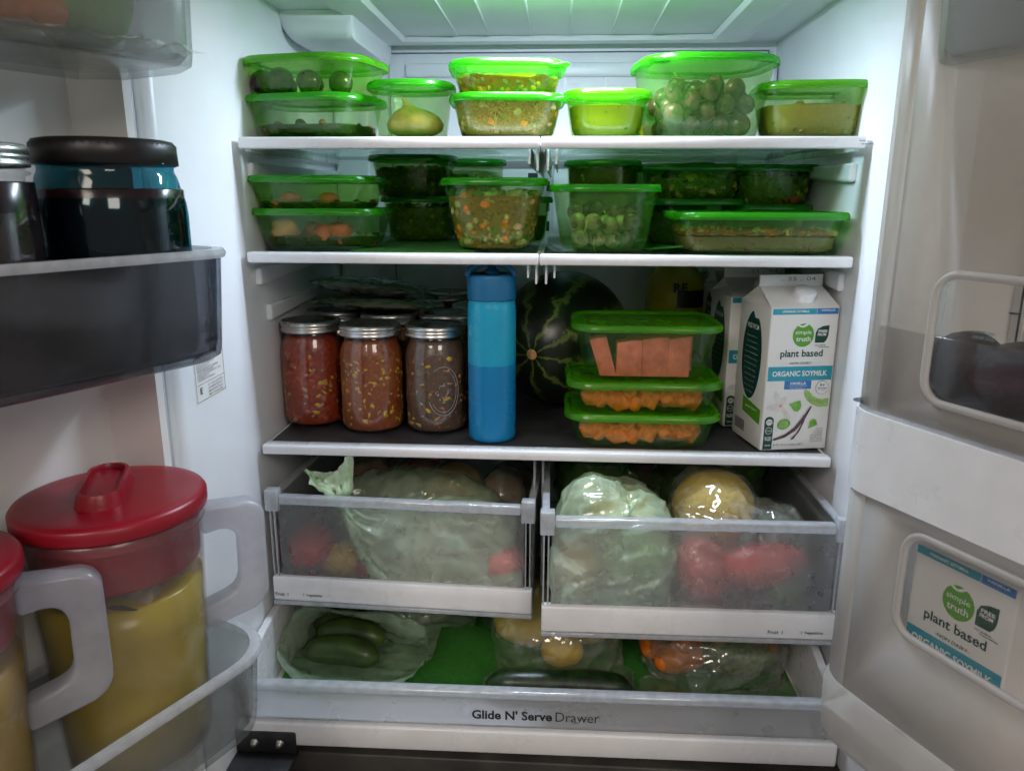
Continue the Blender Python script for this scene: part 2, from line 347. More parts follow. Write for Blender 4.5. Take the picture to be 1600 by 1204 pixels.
def textmesh(body, mat, width=None, height=None, bold=0, depth=.0001, spacing=1.0):
    c = bpy.data.curves.new('lettering', 'FONT'); c.body = body; c.align_x = 'CENTER'; c.align_y = 'CENTER'; c.size = 1
    c.offset = bold; c.resolution_u = 3; c.space_character = spacing; c.extrude = 0; c.space_line = .85
    o = bpy.data.objects.new('lettering', c); me = bpy.data.meshes.new_from_object(o); bpy.data.objects.remove(o); bpy.data.curves.remove(c)
    v = np.array([x.co[:] for x in me.vertices]); mn, mx = v.min(0), v.max(0); ctr = (mn+mx)/2
    sx = width/(mx[0]-mn[0]) if width else None; sy = height/(mx[1]-mn[1]) if height else None
    sx = sx or sy; sy = sy or sx
    for x in me.vertices: x.co = ((x.co[0]-ctr[0])*sx, (x.co[1]-ctr[1])*sy, 0)
    me.materials.clear(); me.materials.append(M[mat]); return me
FRONT = (rad(90), 0, 0)
def text(body, mat, loc, parent, width=None, height=None, bold=0, rot=FRONT, name='lettering', spacing=1.0):
    return link(name, textmesh(body, mat, width, height, bold, spacing=spacing), parent, loc, rot)
def flat(name, pts, mat, parent, y, hole=None):
    """flat printed shape on a front face: outline in x,z at depth y (facing -y)"""
    return put(name, ([(x, y, z) for x, z in pts], [tuple(range(len(pts)))]), mat, parent, smooth=False)
def ellipse(cx, cz, a, b, n=28, rot=0):
    c, s = math.cos(rot), math.sin(rot)
    return [(cx+a*math.cos(t)*c-b*math.sin(t)*s, cz+a*math.cos(t)*s+b*math.sin(t)*c) for t in (2*math.pi*i/n for i in range(n))]

# ---------------------------------------------------------------- soft film (bags): position-based relaxation of a grid of points
def relax(P, lu, lv, wrap=False, solids=(), floor=None, bounds=None, pin=None, steps=140, iters=6, g=.0009, damp=.86, press=0, ties=(), bend=.35, seed=1, fric=.75):
    rng = np.random.default_rng(seed); P = P + rng.normal(0, .0012, P.shape); pin0 = P.copy(); Q = P.copy(); n, m = P.shape[:2]
    W = np.ones((n, m, 1)) if pin is None else (1-pin[..., None].astype(float))
    def con(A, B, L, wa, wb, lo=False):
        d = B-A; s = np.linalg.norm(d, axis=-1, keepdims=True)+1e-9
        e = (s-L)/s; e = np.minimum(e, 0) if lo else np.maximum(e, 0) + np.minimum(e, 0)*.02
        ws = wa+wb+1e-9; return d*e*wa/ws, -d*e*wb/ws
    def axis0(L, st, lo, k):
        for par in range(2*st if st > 1 else 2):
            i = np.arange(par, n-st, 2*st if st > 1 else 2)
            if len(i) == 0: continue
            a, b = con(P[i], P[i+st], L, W[i], W[i+st], lo); P[i] += k*a; P[i+st] += k*b
    def axis1(L, st, lo, k):
        if wrap:
            nb = np.roll(P, -st, 1); wb = np.roll(W, -st, 1); a, b = con(P, nb, L, W, wb, lo); P[:] = P + .5*k*(a + np.roll(b, st, 1)); return
        for par in range(2*st if st > 1 else 2):
            i = np.arange(par, m-st, 2*st if st > 1 else 2)
            if len(i) == 0: continue
            a, b = con(P[:, i], P[:, i+st], L, W[:, i], W[:, i+st], lo); P[:, i] += k*a; P[:, i+st] += k*b
    for s in range(steps):
        v = (P-Q)*damp; Q = P.copy(); P = P + W*(v + np.array([0, 0, -g])); hit = np.zeros((n, m, 1), bool)
        if press:
            c = P.mean(1, keepdims=True); d = P-c; P = P + W*press*d/(np.linalg.norm(d, axis=-1, keepdims=True)+1e-6)
        for k in range(iters):
            axis0(lu, 1, False, 1); axis1(lv, 1, False, 1.3 if wrap else 1)
            axis0(lu*1.5, 2, True, bend); axis1(lv*1.5, 2, True, bend)
            for row, c, r in ties:
                d = P[row]-np.array(c); q = np.linalg.norm(d, axis=-1, keepdims=True); P[row] = np.array(c)+d*np.minimum(1, r/(q+1e-9))
            for c, r in solids:
                q = (P-np.array(c))/np.array(r); s2 = np.linalg.norm(q, axis=-1, keepdims=True)
                h_ = (s2 < 1) & (W > 0); P = np.where(h_, np.array(c)+q/(s2+1e-9)*np.array(r), P); hit |= h_
            if floor is not None: P[..., 2] = np.maximum(P[..., 2], floor)
            if bounds is not None:
                P[..., 0] = np.clip(P[..., 0], bounds[0], bounds[1]); P[..., 1] = np.clip(P[..., 1], bounds[2], bounds[3])
                if len(bounds) > 4: P[..., 2] = np.minimum(P[..., 2], bounds[4])
        P = np.where(W > 0, P, pin0); hit |= (P[..., 2:3] <= floor+1e-5) if floor is not None else False
        P = np.where(hit, P*(1-fric)+Q*fric, P)
    return P
def gridmesh(P, wrap=False, cap0=False):
    n, m = P.shape[:2]; V = P.reshape(-1, 3).tolist(); F = []
    for i in range(n-1):
        for j in range(m if wrap else m-1):
            k = (j+1) % m; F.append((i*m+j, i*m+k, (i+1)*m+k, (i+1)*m+j))
    return V, F
def crumple(P, wrap, amp, freq, seed):
    n, m = P.shape[:2]
    # twice as fine
    A = np.zeros((2*n-1, m, 3)); A[::2] = P; A[1::2] = (P[:-1]+P[1:])/2
    if wrap: B = np.zeros((2*n-1, 2*m, 3)); B[:, ::2] = A; B[:, 1::2] = (A+np.roll(A, -1, 1))/2
    else: B = np.zeros((2*n-1, 2*m-1, 3)); B[:, ::2] = A; B[:, 1::2] = (A[:, :-1]+A[:, 1:])/2
    for _ in range(2):
        C = B.copy(); C[1:-1] = (B[:-2]+2*B[1:-1]+B[2:])/4; B = C
        if wrap: B = (np.roll(B, 1, 1)+2*B+np.roll(B, -1, 1))/4
        else: C = B.copy(); C[:, 1:-1] = (B[:, :-2]+2*B[:, 1:-1]+B[:, 2:])/4; B = C
    du = np.gradient(B, axis=0); dv = (np.roll(B, -1, 1)-np.roll(B, 1, 1)) if wrap else np.gradient(B, axis=1)
    N = np.cross(du, dv); N /= np.linalg.norm(N, axis=-1, keepdims=True)+1e-9
    if N[..., 2].mean() < 0: N = -N
    rng = np.random.default_rng(seed); D = np.zeros(B.shape[:2])
    pts = B.reshape(-1, 3)
    for k in range(4):
        q = Matrix.Rotation(rng.uniform(0, 6.28), 3, Vector(rng.normal(size=3)).normalized()); o = Vector(rng.uniform(-9, 9, 3))
        f = freq*(1, 1.25, 2.2, .55)[k]; a = (1, 1, .6, .7)[k]; sx_ = (.22, .22, .25, 1)[k]
        N_ = np.array([noise.noise(Vector((w_.x*sx_, w_.y, w_.z))*f + o) for w_ in (q @ Vector(p) for p in pts)]).reshape(D.shape)
        D += a*(N_ if k == 3 else np.maximum(0, 1-np.abs(N_)*2.2)**2.6)
    D = (D-D.mean()); return B + N*(np.maximum(D+.5, -.25)*amp)[..., None]
def bag_obj(name, P, mat, label, cat='bag', group=None, wrap=False, org=None, amp=.0045, freq=17):
    if amp: P = crumple(P, wrap, amp, freq, len(label))
    org = np.array(org if org is not None else [P[..., 0].mean(), P[..., 1].mean(), P[..., 2].min()])
    o = put(name, gridmesh(P-org, wrap), mat, None, tuple(org)); return tag(o, label, cat, group)
def sheet(cx, cy, z, sx, sy, n, m, rot=0, dome=0):
    u = np.linspace(-.5, .5, n)[:, None]*np.ones((1, m)); v = np.linspace(-.5, .5, m)[None, :]*np.ones((n, 1))
    x = u*sx; y = v*sy; c, s = math.cos(rot), math.sin(rot)
    P = np.stack([cx+x*c-y*s, cy+x*s+y*c, z-dome*(u*u+v*v)], -1); return P
def cover(cx, cy, sx, sy, n, m, solids, floor, rot=0, lift=.004):
    P = sheet(cx, cy, 0, sx, sy, n, m, rot); z = np.full((n, m), floor+.004)
    for c, r in solids:
        q = 1-((P[..., 0]-c[0])/r[0])**2-((P[..., 1]-c[1])/r[1])**2
        z = np.maximum(z, np.where(q > 0, c[2]+r[2]*np.sqrt(np.maximum(q, 0)), 0*q+floor))
    for _ in range(10): zz = np.pad(z, 1, mode='edge'); z = np.maximum(z, (zz[:-2, 1:-1]+zz[2:, 1:-1]+zz[1:-1, :-2]+zz[1:-1, 2:])/4)
    P[..., 2] = z+lift; return P
def tube_grid(centers, radii, m, squash=.8, fold=.3, k=9, seed=0, upv=(0, 0, 1)):
    C = np.array(centers, float); n = len(C); P = np.zeros((n, m, 3)); rng = np.random.default_rng(seed); ph = rng.uniform(0, 6, 4)
    for i in range(n):
        t = C[min(i+1, n-1)]-C[max(i-1, 0)]; t /= np.linalg.norm(t); s = np.cross(t, upv); s /= np.linalg.norm(s)+1e-9; a = np.cross(s, t)
        th = np.linspace(0, 2*np.pi, m, endpoint=False)
        f = 1 + fold*(np.sin(k*th+ph[0])*.6 + np.sin((k*2-3)*th+ph[1])*.4)*min(1, .04/max(radii[i], .004))
        P[i] = C[i] + (np.cos(th)*f)[:, None]*s*radii[i] + (np.sin(th)*f)[:, None]*a*radii[i]*squash
    return P
def resample(pts, n):
    pts = np.array(pts, float); d = np.r_[0, np.cumsum(np.linalg.norm(np.diff(pts[:, :3], axis=0), axis=1))]; t = np.linspace(0, d[-1], n)
    return np.stack([np.interp(t, d, pts[:, i]) for i in range(pts.shape[1])], -1)

# ================================================================ refrigerator cabinet
XW = .398                                   # inner half width
fr = thing('refrigerator', 'white refrigerator interior with open doors, moulded walls and ceiling', 'refrigerator', (0, 0, -.5))
def fbox(name, b, mat, bev=.002, parent=fr):
    return box(name, (b[0], b[1], b[2], b[3], b[4]+.5, b[5]+.5), mat, parent, bev)
def fput(name, vf, mat, smooth=True, parent=fr):
    return put(name, ([(v[0], v[1], v[2]+.5) for v in vf[0]], vf[1]), mat, parent, smooth=smooth)
wl = fbox('side_wall', (-.46, -XW, -.205, .5, -.395, .66), 'liner', .012)
wr = fbox('side_wall', (XW, .46, -.205, .5, -.395, .66), 'liner', .012)
bw = fbox('back_wall', (-XW, XW, .478, .52, -.395, .66), 'liner', 0)
# raised back panel with seams, air slots and the framed access cover
box('back_panel', (-.297, .385, .470, .4779, -.35+.5, .592+.5), 'liner', fr, .004)
fbox('back_ledge', (-.265, .36, .462, .4699, .548, .572), 'liner', .006)
for i, (x0, x1, z0, z1) in enumerate(((.025, .10, .500, .502), (.025, .10, .558, .560), (.025, .027, .5021, .5579), (.098, .100, .5021, .5579))):
    fbox('cover_ridge', (x0, x1, .4665, .4699, z0, z1), 'liner', 0)
fbox('air_slot', (-.040, -.022, .4685, .4699, .372, .381), 'ink', 0)
fbox('panel_seam', (-.2955, -.294, .4685, .4699, -.2, .54), 'seam', 0)
fbox('panel_seam', (-.296, .384, .4688, .4702, .5885, .5905), 'seam', 0)
fbox('panel_seam', (.3825, .384, .4688, .4702, .46, .588), 'seam', 0)
for s in (-1, 1): fbox('corner_column', (s*XW if s < 0 else XW-.075, -XW+.075 if s < 0 else XW, .440, .4779, -.36, .575), 'liner', .014)
ce = fbox('ceiling', (-XW, XW, -.205, .4779, .604, .68), 'liner', 0)
# the sunken ceiling field: raised frame ribs around it plus thin ribs in it
fput('ceiling_frame', loft([[(-.32, -.16, .604), (.34, -.16, .604), (.34, .447, .604), (-.32, .447, .604)], [(-.30, -.14, .596), (.32, -.14, .596), (.32, .43, .596), (-.30, .43, .596)],
      [(-.255, -.10, .596), (.275, -.10, .596), (.275, .40, .596), (-.255, .40, .596)], [(-.25, -.095, .6035), (.27, -.095, .6035), (.27, .395, .6035), (-.25, .395, .6035)]], False, False), 'liner', False)
for x in (-.16, -.105, -.035, .03, .10, .165): fbox('ceiling_rib', (x, x+.004, .10, .375, .6005, .6036), 'liner', .0012)
lh = fbox('lamp_housing', (-.10, .14, -.050, .040, .6015, .6036), 'lens_white', .001)
# duct cover in the top left corner
dc = [[(-.3979, y, .6035), (-.3979, y, zb+.014), (-.388, y, zb+.003), (-.372, y, zb), (-.302, y, zb), (-.293, y, zb+.003), (-.290, y, zb+.011), (-.288, y, .6035)] for y, zb in ((.196, .588), (.198, .577), (.204, .569), (.214, .5645), (.235, .563), (.4399, .563), (.461, .566))]
autosmooth(fput('duct_cover', loft([r[::-1] for r in dc], True, True), 'liner'), 50)
# shelf rails moulded in the side walls
for s in (-1, 1):
    for z in (.372, .232, .178):
        y0 = .03 if z != .178 else .06
        V = [(s*XW, y0, z-.014), (s*(XW-.008), y0+.004, z-.014), (s*(XW-.009), y0, z+.010), (s*XW, y0, z+.010),
             (s*XW, .438, z+.004), (s*(XW-.016), .438, z+.004), (s*(XW-.018), .438, z+.010), (s*XW, .438, z+.010)]
        o = fput('shelf_rail', (V, BF if s > 0 else [f[::-1] for f in BF]), 'liner', False); bevel(o, .003)
    fbox('drawer_runner', (s*XW if s < 0 else XW-.008, -XW+.008 if s < 0 else XW, .0, .44, -.105, -.095), 'liner', .002)
# centre supports between the half shelves, and the ladder column
for z in (.395, .250):
    for x in (-.020, -.009, .004, .015):
        fbox('support_rib', (x-.0014, x+.0014, .012, .40, z-.024 if abs(x) < .012 else z-.016, z+.006), 'trim', .0006)
fbox('shelf_ladder', (-.012, .008, .455, .4699, .02, .42), 'liner', .003)
for z in np.arange(.06, .40, .036): fbox('ladder_slot', (-.005, .001, .4535, .4549, z, z+.018), 'ink', 0)
# floor, sill coloured dark for the gap's shade, hinge bracket under the drawers
fl = fbox('cabinet_floor', (-XW, XW, -.10, .4779, -.395, -.376), 'liner', .002)
fbox('sill', (-.46, .46, -.135, .50, -.47, -.396), 'gap_shade', .003)
fbox('freezer_top', (-.46, .46, -.26, -.137, -.56, -.425), 'dark_steel', .006)
hb = fbox('hinge_bracket', (-.44, -.318, -.205, -.140, -.394, -.385), 'dark_steel', .002)
hp = fbox('hinge_plate', (-.405, -.316, -.155, -.148, -.384, -.350), 'dark_steel', .003)
for x in (-.372, -.338):
    put('bolt', lathe([(.006, 0), (.0062, .002), (.0042, .0025), (.0042, .006), (.002, .0075)], 12), 'bolt_steel', hp, (x, -.155, -.367+.5), (rad(90), 0, 0))
fbox('hinge_bracket', (.33, .44, -.205, -.140, -.394, -.385), 'dark_steel', .002)
# rating label on the left wall
rl = fbox('rating_label', (-XW, -XW+.0004, -.170, -.090, .100, .196), 'paper_white', 0)
RX = -XW+.0007; WALL = (rad(90), 0, rad(90))
LB = lambda y0, y1, z0, z1: fbox('label_rule', (-XW+.0005, RX, y0, y1, z0, z1), 'ink', 0, rl) and None
def rline(y0, y1, z0, z1):
    o = box('label_rule', (-XW+.0005, RX, y0, y1, z0+.5, z1+.5), 'ink', fr, 0); o.parent = rl; return o
for y0, y1, z0, z1 in ((-.168, -.092, .1935, .1940), (-.168, -.092, .1025, .1030), (-.168, -.1675, .1031, .1934), (-.0925, -.092, .1031, .1934), (-.1674, -.0926, .1785, .1789), (-.1674, -.0926, .1225, .1229)): rline(y0, y1, z0, z1)
def rtext(s, y, z, wd, h=None, bold=.02): return text(s, 'ink', (RX, y, z+.5), rl, wd, h, bold, WALL)
rtext('LG', -.157, .186, .012, .008, .05); rtext('HOUSEHOLD REFRIGERATOR', -.122, .1885, .048, .003); rtext('REFRIGERATEUR MENAGER', -.122, .183, .048, .003)
rtext('MODEL', -.156, .172, .016, .004); rtext('|||||||||||||||||', -.116, .171, .034, .006, .04); rtext('DATE OF MFG', -.153, .164, .022, .0025); rtext('|||||||||||||', -.122, .157, .028, .006, .04)
rtext('SERIAL NO', -.155, .155, .02, .003)
for i, (y, wd) in enumerate(((-.145, .036), (-.140, .046), (-.147, .034), (-.135, .056), (-.142, .042), (-.132, .062), (-.148, .030), (-.140, .046))):
    rtext(['CAPACITY', 'RATED VOLTAGE 115 V', 'FREQUENCY', 'REFRIGERANT R600A', 'TEST PRESSURE', 'MADE FOR HOUSEHOLD USE', 'DEFROST', 'CONTENT OF MEDIUM'][i], y, .1485-.0030*i, wd, .0020, 0)
for i in range(4): rtext(['C US LISTED', 'CLASSIFIED PRODUCT', 'ENERGY EFFICIENCY', 'SEE MANUAL'][i], -.118, .1185-.0042*i, .04, .0024, 0)
rtext('E', -.156, .115, .006, .008, .03)

# ================================================================ shelves
ZS = {1: .4107, 2: .2663, 3: 0.0}
def shelf(name, x0, x1, z, label, depth=.44, dark=False, lip=.0115):
    t = thing(name, label, 'shelf', ((x0+x1)/2, 0, z-.012), 0, None if dark else 'glass shelves in the upper refrigerator'); hw = (x1-x0)/2
    box('front_trim', (-hw, hw, -.012, .010, -lip+.010, .0125), 'trim', t, .0025)
    box('glass_panel', (-hw+.004, hw-.004, .0102, depth, .0035, .0105), 'dark_reflection_glass' if dark else 'shelf_glass', t, .001)
    box('rear_trim', (-hw+.004, hw-.004, depth+.0002, depth+.012, .001, .016), 'trim', t, .002)
    for s in (-1, 1): box('side_bracket', (s*hw-.004 if s > 0 else -hw, hw if s > 0 else -hw+.004, .0102, depth, -.004, .010), 'trim', t, .001)
    return t
shelf('glass_shelf', -.390, -.0055, ZS[1], 'left half of the top glass shelf, under the stacks with dark food')
shelf('glass_shelf', -.0045, .390, ZS[1], 'right half of the top glass shelf, under the largest green container')
shelf('glass_shelf', -.390, -.0055, ZS[2], 'left half of the middle glass shelf, above the mason jars')
shelf('glass_shelf', -.0045, .390, ZS[2], 'right half of the middle glass shelf, above the milk carton')
shelf('full_width_shelf', -.390, .390, ZS[3], 'full width dark shelf with white front edge above the drawers', .44, True)
def mat_pad(x0, x1, y0, y1, z, label, r=.012):
    o = put('shelf_liner', loft([[(x, y, 0) for x, y in rr(x1-x0, y1-y0, r)], [(x, y, .002) for x, y in rr(x1-x0, y1-y0, r)]]), 'green_mat', None, ((x0+x1)/2, (y0+y1)/2, z)); autosmooth(o)
    return tag(o, label, 'liner', 'green textured shelf liners')
mat_pad(-.375, -.10, .015, .20, ZS[1]+.0002, 'green textured liner under the containers, left half of top shelf')
mat_pad(-.26, -.09, .012, .30, ZS[2]+.0002, 'green textured liner on the middle shelf, left half, under the stew containers')
# curled end of the liner on the right half of the middle shelf
pts = rr(.19, .30, .09, 10)
o = put('shelf_liner', loft([[(x, y, .0002+.012*max(0, .3-abs(x))/.3*(1-min(1, abs(y+.15)/.06)*.8)*(y < -.09)) for x, y in pts], [(x, y, .0024+.012*max(0, .3-abs(x))/.3*(1-min(1, abs(y+.15)/.06)*.8)*(y < -.09)) for x, y in pts]]), 'green_mat', None, (.235, .16, ZS[2]+.0002)); autosmooth(o)
tag(o, 'round-ended green liner peeking out beside the wide brown food container', 'liner', 'green textured shelf liners')

# ================================================================ crisper drawers
def drawer(name, xc, yf, hw, rot, label, txt, zo=-.228):
    t = thing(name, label, 'drawer', (xc, yf, zo), rot, 'crisper drawers'); zt = .228-.070; D = .42
    fp = box('front_panel', (-hw+.012, hw-.012, 0, .0035, .037, zt-.012), 'drawer_frost', t, 0)
    box('rim_bar', (-hw+.016, hw-.016, -.006, .008, zt-.0115, zt+.002), 'clear_edge', t, .003)
    tr = box('front_trim', (-hw, hw, -.008, .006, .0, .0365), 'trim', t, .0025)
    box('trim_lip', (-hw, hw, -.010, .012, -.006, -.0003), 'clear_edge', t, .001)
    for s in (-1, 1):
        box('side_wall', (s*hw-.003 if s > 0 else -hw, hw if s > 0 else -hw+.003, .009, D, .002, zt-.006), 'drawer_clear', t, 0)
        box('side_rim', (s*hw-.009 if s > 0 else -hw-.001, hw+.001 if s > 0 else -hw+.009, .009, D, zt-.0055, zt), 'clear_edge', t, .001)
        box('corner_block', (hw-.0155 if s > 0 else -hw-.003, hw+.003 if s > 0 else -hw+.0155, -.008, .0085, zt-.021, zt+.010), 'clear_edge', t, .0012)
        for k in (0, 1): box('corner_rib', ((hw-.0105 if s > 0 else -hw+.001)+k*.006, (hw-.0085 if s > 0 else -hw+.003)+k*.006, -.004, .0002, .037, zt-.0215), 'clear_edge', t, .0005)
    box('bottom', (-hw+.0032, hw-.0032, .007, D, .004, .007), 'drawer_clear', t, 0)
    box('rear_wall', (-hw+.0032, hw-.0032, D+.0002, D+.003, .004, zt-.01), 'drawer_clear', t, 0)
    box('floor_channel', (-hw+.05, hw-.05, .02, .06, .0072, .018), 'clear_edge', t, .002)
    for s, x in txt: text(s, 'ink', (x, -.0085, .010), t, None, .0052, .012)
    return t
drawer('crisper_drawer', -.195, -.031, .187, rad(-2.6), 'left crisper drawer with frosted front, holding a knotted green bag', ((' Fruit  I', -.174), ('I  Vegetables', -.128)))
drawer('crisper_drawer', .198, -.095, .192, rad(.6), 'right crisper drawer pulled further out, yellow and red produce behind its frosted front', (('Fruit  I', .111), ('I  Vegetables', .158)), -.2175)
fbox('drawer_divider', (-.0105, -.0075, .03, .44, -.225, -.014), 'clear_edge', .0005)
fbox('drawer_divider', (.0015, .0045, .03, .44, -.225, -.014), 'clear_edge', .0005)
# ---- wide lower drawer
bd = thing('deli_drawer', 'wide low drawer with clear front strip and white wavy sides', 'drawer', (-.004, -.14, -.372), rad(.55)); hw = .391
box('front_panel', (-hw+.002, hw-.002, 0, .0035, .034, .078), 'drawer_frost2' if 'drawer_frost2' in M else 'drawer_clear', bd, 0)
box('rim_bar', (-hw, hw, -.006, .010, .0782, .090), 'clear_edge', bd, .0035)
box('front_trim', (-hw-.001, hw+.001, -.010, .004, 0, .0338), 'trim', bd, .003)
box('bottom', (-hw+.012, hw-.012, .0045, .54, .018, .0215), 'trim', bd, 0)
for s in (-1, 1):
    prof = [(.0105, .100), (.025, .101), (.05, .105), (.08, .113), (.11, .117), (.16, .118), (.25, .118), (.40, .118), (.54, .118)]
    x0, x1 = (hw-.011, hw) if s > 0 else (-hw, -hw+.011)
    V, F = loft([[(x0, y, .004), (x1, y, .004), (x1, y, z), (x0, y, z)] for y, z in prof]); o = put('side_wall', (V, [f[::-1] for f in F]), 'trim', bd, smooth=False); bevel(o, .002, 2, 25)
    box('corner_block', (x0-.0002, x1, -.0085, .0103, .0903, .106), 'clear_edge', bd, .001)
gl = text("Glide N' Serve", 'ink', (-.026, -.0007, .0525), bd, .105, .0140, .030); gl2 = text('Drawer', 'ink', (.0595, -.0007, .0525), bd, .057, .0140, -.004)
pts = rr(.745, .44, .008)
o = put('drawer_liner', loft([[(x, y, 0) for x, y in pts], [(x, y, .002) for x, y in pts]]), 'green_mat', None, (-.004, .150, -.3502), (0, 0, rad(.55))); autosmooth(o)
tag(o, 'bright green textured liner on the floor of the wide lower drawer', 'liner', 'green textured shelf liners')

# ================================================================ green food containers
def ring(wd, dp, r, z): return [(x, y, z) for x, y in rr(wd, dp, r)]
CD = {}
def _cube():
    V = ICO2[0].copy(); V = np.sign(V)*np.abs(V)**.55; return V*.85, ICO2[1]
CUBE = _cube()
def container(label, loc, wd, dp, h, r=.035, rot=0, tub='tub_clear', lid='lid_green', tab=None, taper=.84, group='green lidded food containers', tilt=0):
    t = thing('food_container', label, 'container', loc, 0, group, (0, tilt, rad(rot)))
    tw, td = wd-.010, dp-.010; bw_, bd_ = tw*taper, td*taper; ht = h-.006; th = .0013
    def at(z, off=0):
        k = max(0, min(1, z/ht))**.85; return (bw_+(tw-bw_)*k-2*off, bd_+(td-bd_)*k-2*off, max(.004, r*(taper+(1-taper)*k)-off))
    outer = [ring(at(0)[0]-.012, at(0)[1]-.012, r*.8, 0), ring(at(0)[0]-.004, at(0)[1]-.004, r*.84, .0012)] + [ring(*at(z), z) for z in np.linspace(.0045, ht, 6)]
    inner = [ring(*at(z, th), z) for z in np.linspace(ht, .006, 6)] + [ring(at(0)[0]-.012, at(0)[1]-.012, r*.8, .0022)]
    V, F = loft(outer+inner, True, True); autosmooth(put('tub', (V, F), tub, t), 60)
    L = [(.0035, h-.0095), (.0005, h-.0095), (0, h-.0085), (0, h-.0045), (.0008, h-.0035), (.001, h-.0015), (.003, h), (.0065, h), (.0085, h-.001), (.0095, h-.004), (.020, h-.0042), (.0205, h-.0036)]
    V, F = loft([ring(wd-2*i, dp-2*i, r-i*.7, z) for i, z in L] + [ring(wd-2*.0215, dp-2*.0215, max(.006, r-.016), h-.0036), ring(wd-2*.0205, dp-2*.0205, max(.006, r-.016), h-.0052), ring(wd-2*.0105, dp-2*.0105, r-.007, h-.0052), ring(wd-2*.0035, dp-2*.0035, r-.003, h-.0030)], False, False)
    m = len(rr(1, 1, .1)); n0 = len(V); F.append(tuple((len(L))*m+j for j in range(m)))
    lo = autosmooth(put('lid', (V, F), lid, t), 50)
    if tab is not None:
        a = rad(tab); c, s = math.cos(a), math.sin(a); k = r*.41
        ex = (wd/2-k*1.0)*(1 if c > 0 else -1) if abs(c) > .3 else 0; ey = (dp/2-k*1.0)*(1 if s > 0 else -1) if abs(s) > .3 else 0
        o = put('tab', loft([[(x*1.0, y, z) for x, y in rr(.026, .028, .011)] for z in (0, .0016)]), lid, lo, (ex+c*.006, ey+s*.006, h-.0085), (0, rad(-8), a))
    CD[t.name] = dict(at=at, t=t, h=h, loc=loc, rot=rad(rot), tilt=tilt)
    return t
def topz(t): return CD[t.name]['loc'][2] + CD[t.name]['h'] - .0034
def fill(t, name, z1, mat, label, cat='food', chunks=(), n=0, size=.006, wavy=.002, z0=.0032, seed=1, proud=.2, band=None, off=.0022):
    """food inside a container: a body that follows the tub's inner wall plus chunks pressed against the wall and over its top"""
    c = CD[t.name]; at = c['at']; rng = random.Random(seed)
    zs = np.linspace(z0, z1, 5); rings = [ring(at(z0, off+.004)[0], at(z0, off+.004)[1], at(z0, off+.004)[2], z0)]
    for z in zs[1:]:
        R = ring(*at(z, off), z)
        if z == zs[-1]: R = [(x, y, z + wavy*noise.noise(Vector((x*40, y*40, seed)))) for x, y, _ in R]
        rings.append(R)
    a = at(z1, off+.006); rings.append([(x, y, z1+.0012+wavy*noise.noise(Vector((x*60, y*60, seed+2)))) for x, y in rr(*a)])
    a = at(z1, off+.02); rings.append([(x, y, z1+.0012+1.6*wavy*noise.noise(Vector((x*60, y*60, seed+5)))) for x, y in rr(*a)])
    V, F = loft(rings); mi = [0]*len(F); V = list(V); mats = [mat]+[m for m in dict.fromkeys(chunks)]
    for i in range(n):
        s = size*rng.uniform(.55, 1.3); cm = rng.choice(chunks)
        z = rng.uniform(z0+s*.6, z1); wall = rng.random() < .75
        if band: z = rng.uniform(*band)
        if not wall: z = z1+s*.15
        R = rr(*at(z, off + s*(.95-proud) if wall else off+rng.uniform(.006, .04)), 8)
        # spread evenly along the outline length, mostly the near half
        P = np.array(R+R[:1]); d = np.r_[0, np.cumsum(np.linalg.norm(np.diff(P, axis=0), axis=1))]; u = rng.uniform(0, d[-1]); x = np.interp(u, d, P[:, 0]); y = np.interp(u, d, P[:, 1])
        B = ICO2 if i % 2 else CUBE
        q = Matrix.Rotation(rng.uniform(0, 6), 3, Vector((rng.gauss(0, 1), rng.gauss(0, 1), rng.gauss(0, 1))).normalized())
        ax = (rng.uniform(.6, 1.3), rng.uniform(.6, 1.1), rng.uniform(.5, 1.0)); k = len(V)
        # keep the chunk inside the tub
        lim = at(z, off*.6+.0002)
        for v in B[0]:
            p = q @ Vector((v[0]*ax[0]*s, v[1]*ax[1]*s, v[2]*ax[2]*s)); px, py = x+p.x, y+p.y
            px = max(-lim[0]/2, min(lim[0]/2, px)); py = max(-lim[1]/2, min(lim[1]/2, py)); V.append((px, py, max(z0-.0005, z+p.z)))
        F += [tuple(a_+k for a_ in f) for f in B[1]]; mi += [mats.index(cm)]*len(B[1])
    me = newmesh(name, V, F, mats, mi, smooth=True)
    o = link(name, me, None, c['loc'], (0, c['tilt'], c['rot'])); autosmooth(o, 35); return tag(o, label, cat, None, 'stuff')
def inside(t, x, y, z):
    c = CD[t.name]; a = c['rot']; return (c['loc'][0]+x*math.cos(a)-y*math.sin(a), c['loc'][1]+x*math.sin(a)+y*math.cos(a), c['loc'][2]+z)

z1 = ZS[1]+.0023; z2 = ZS[2]+.0023
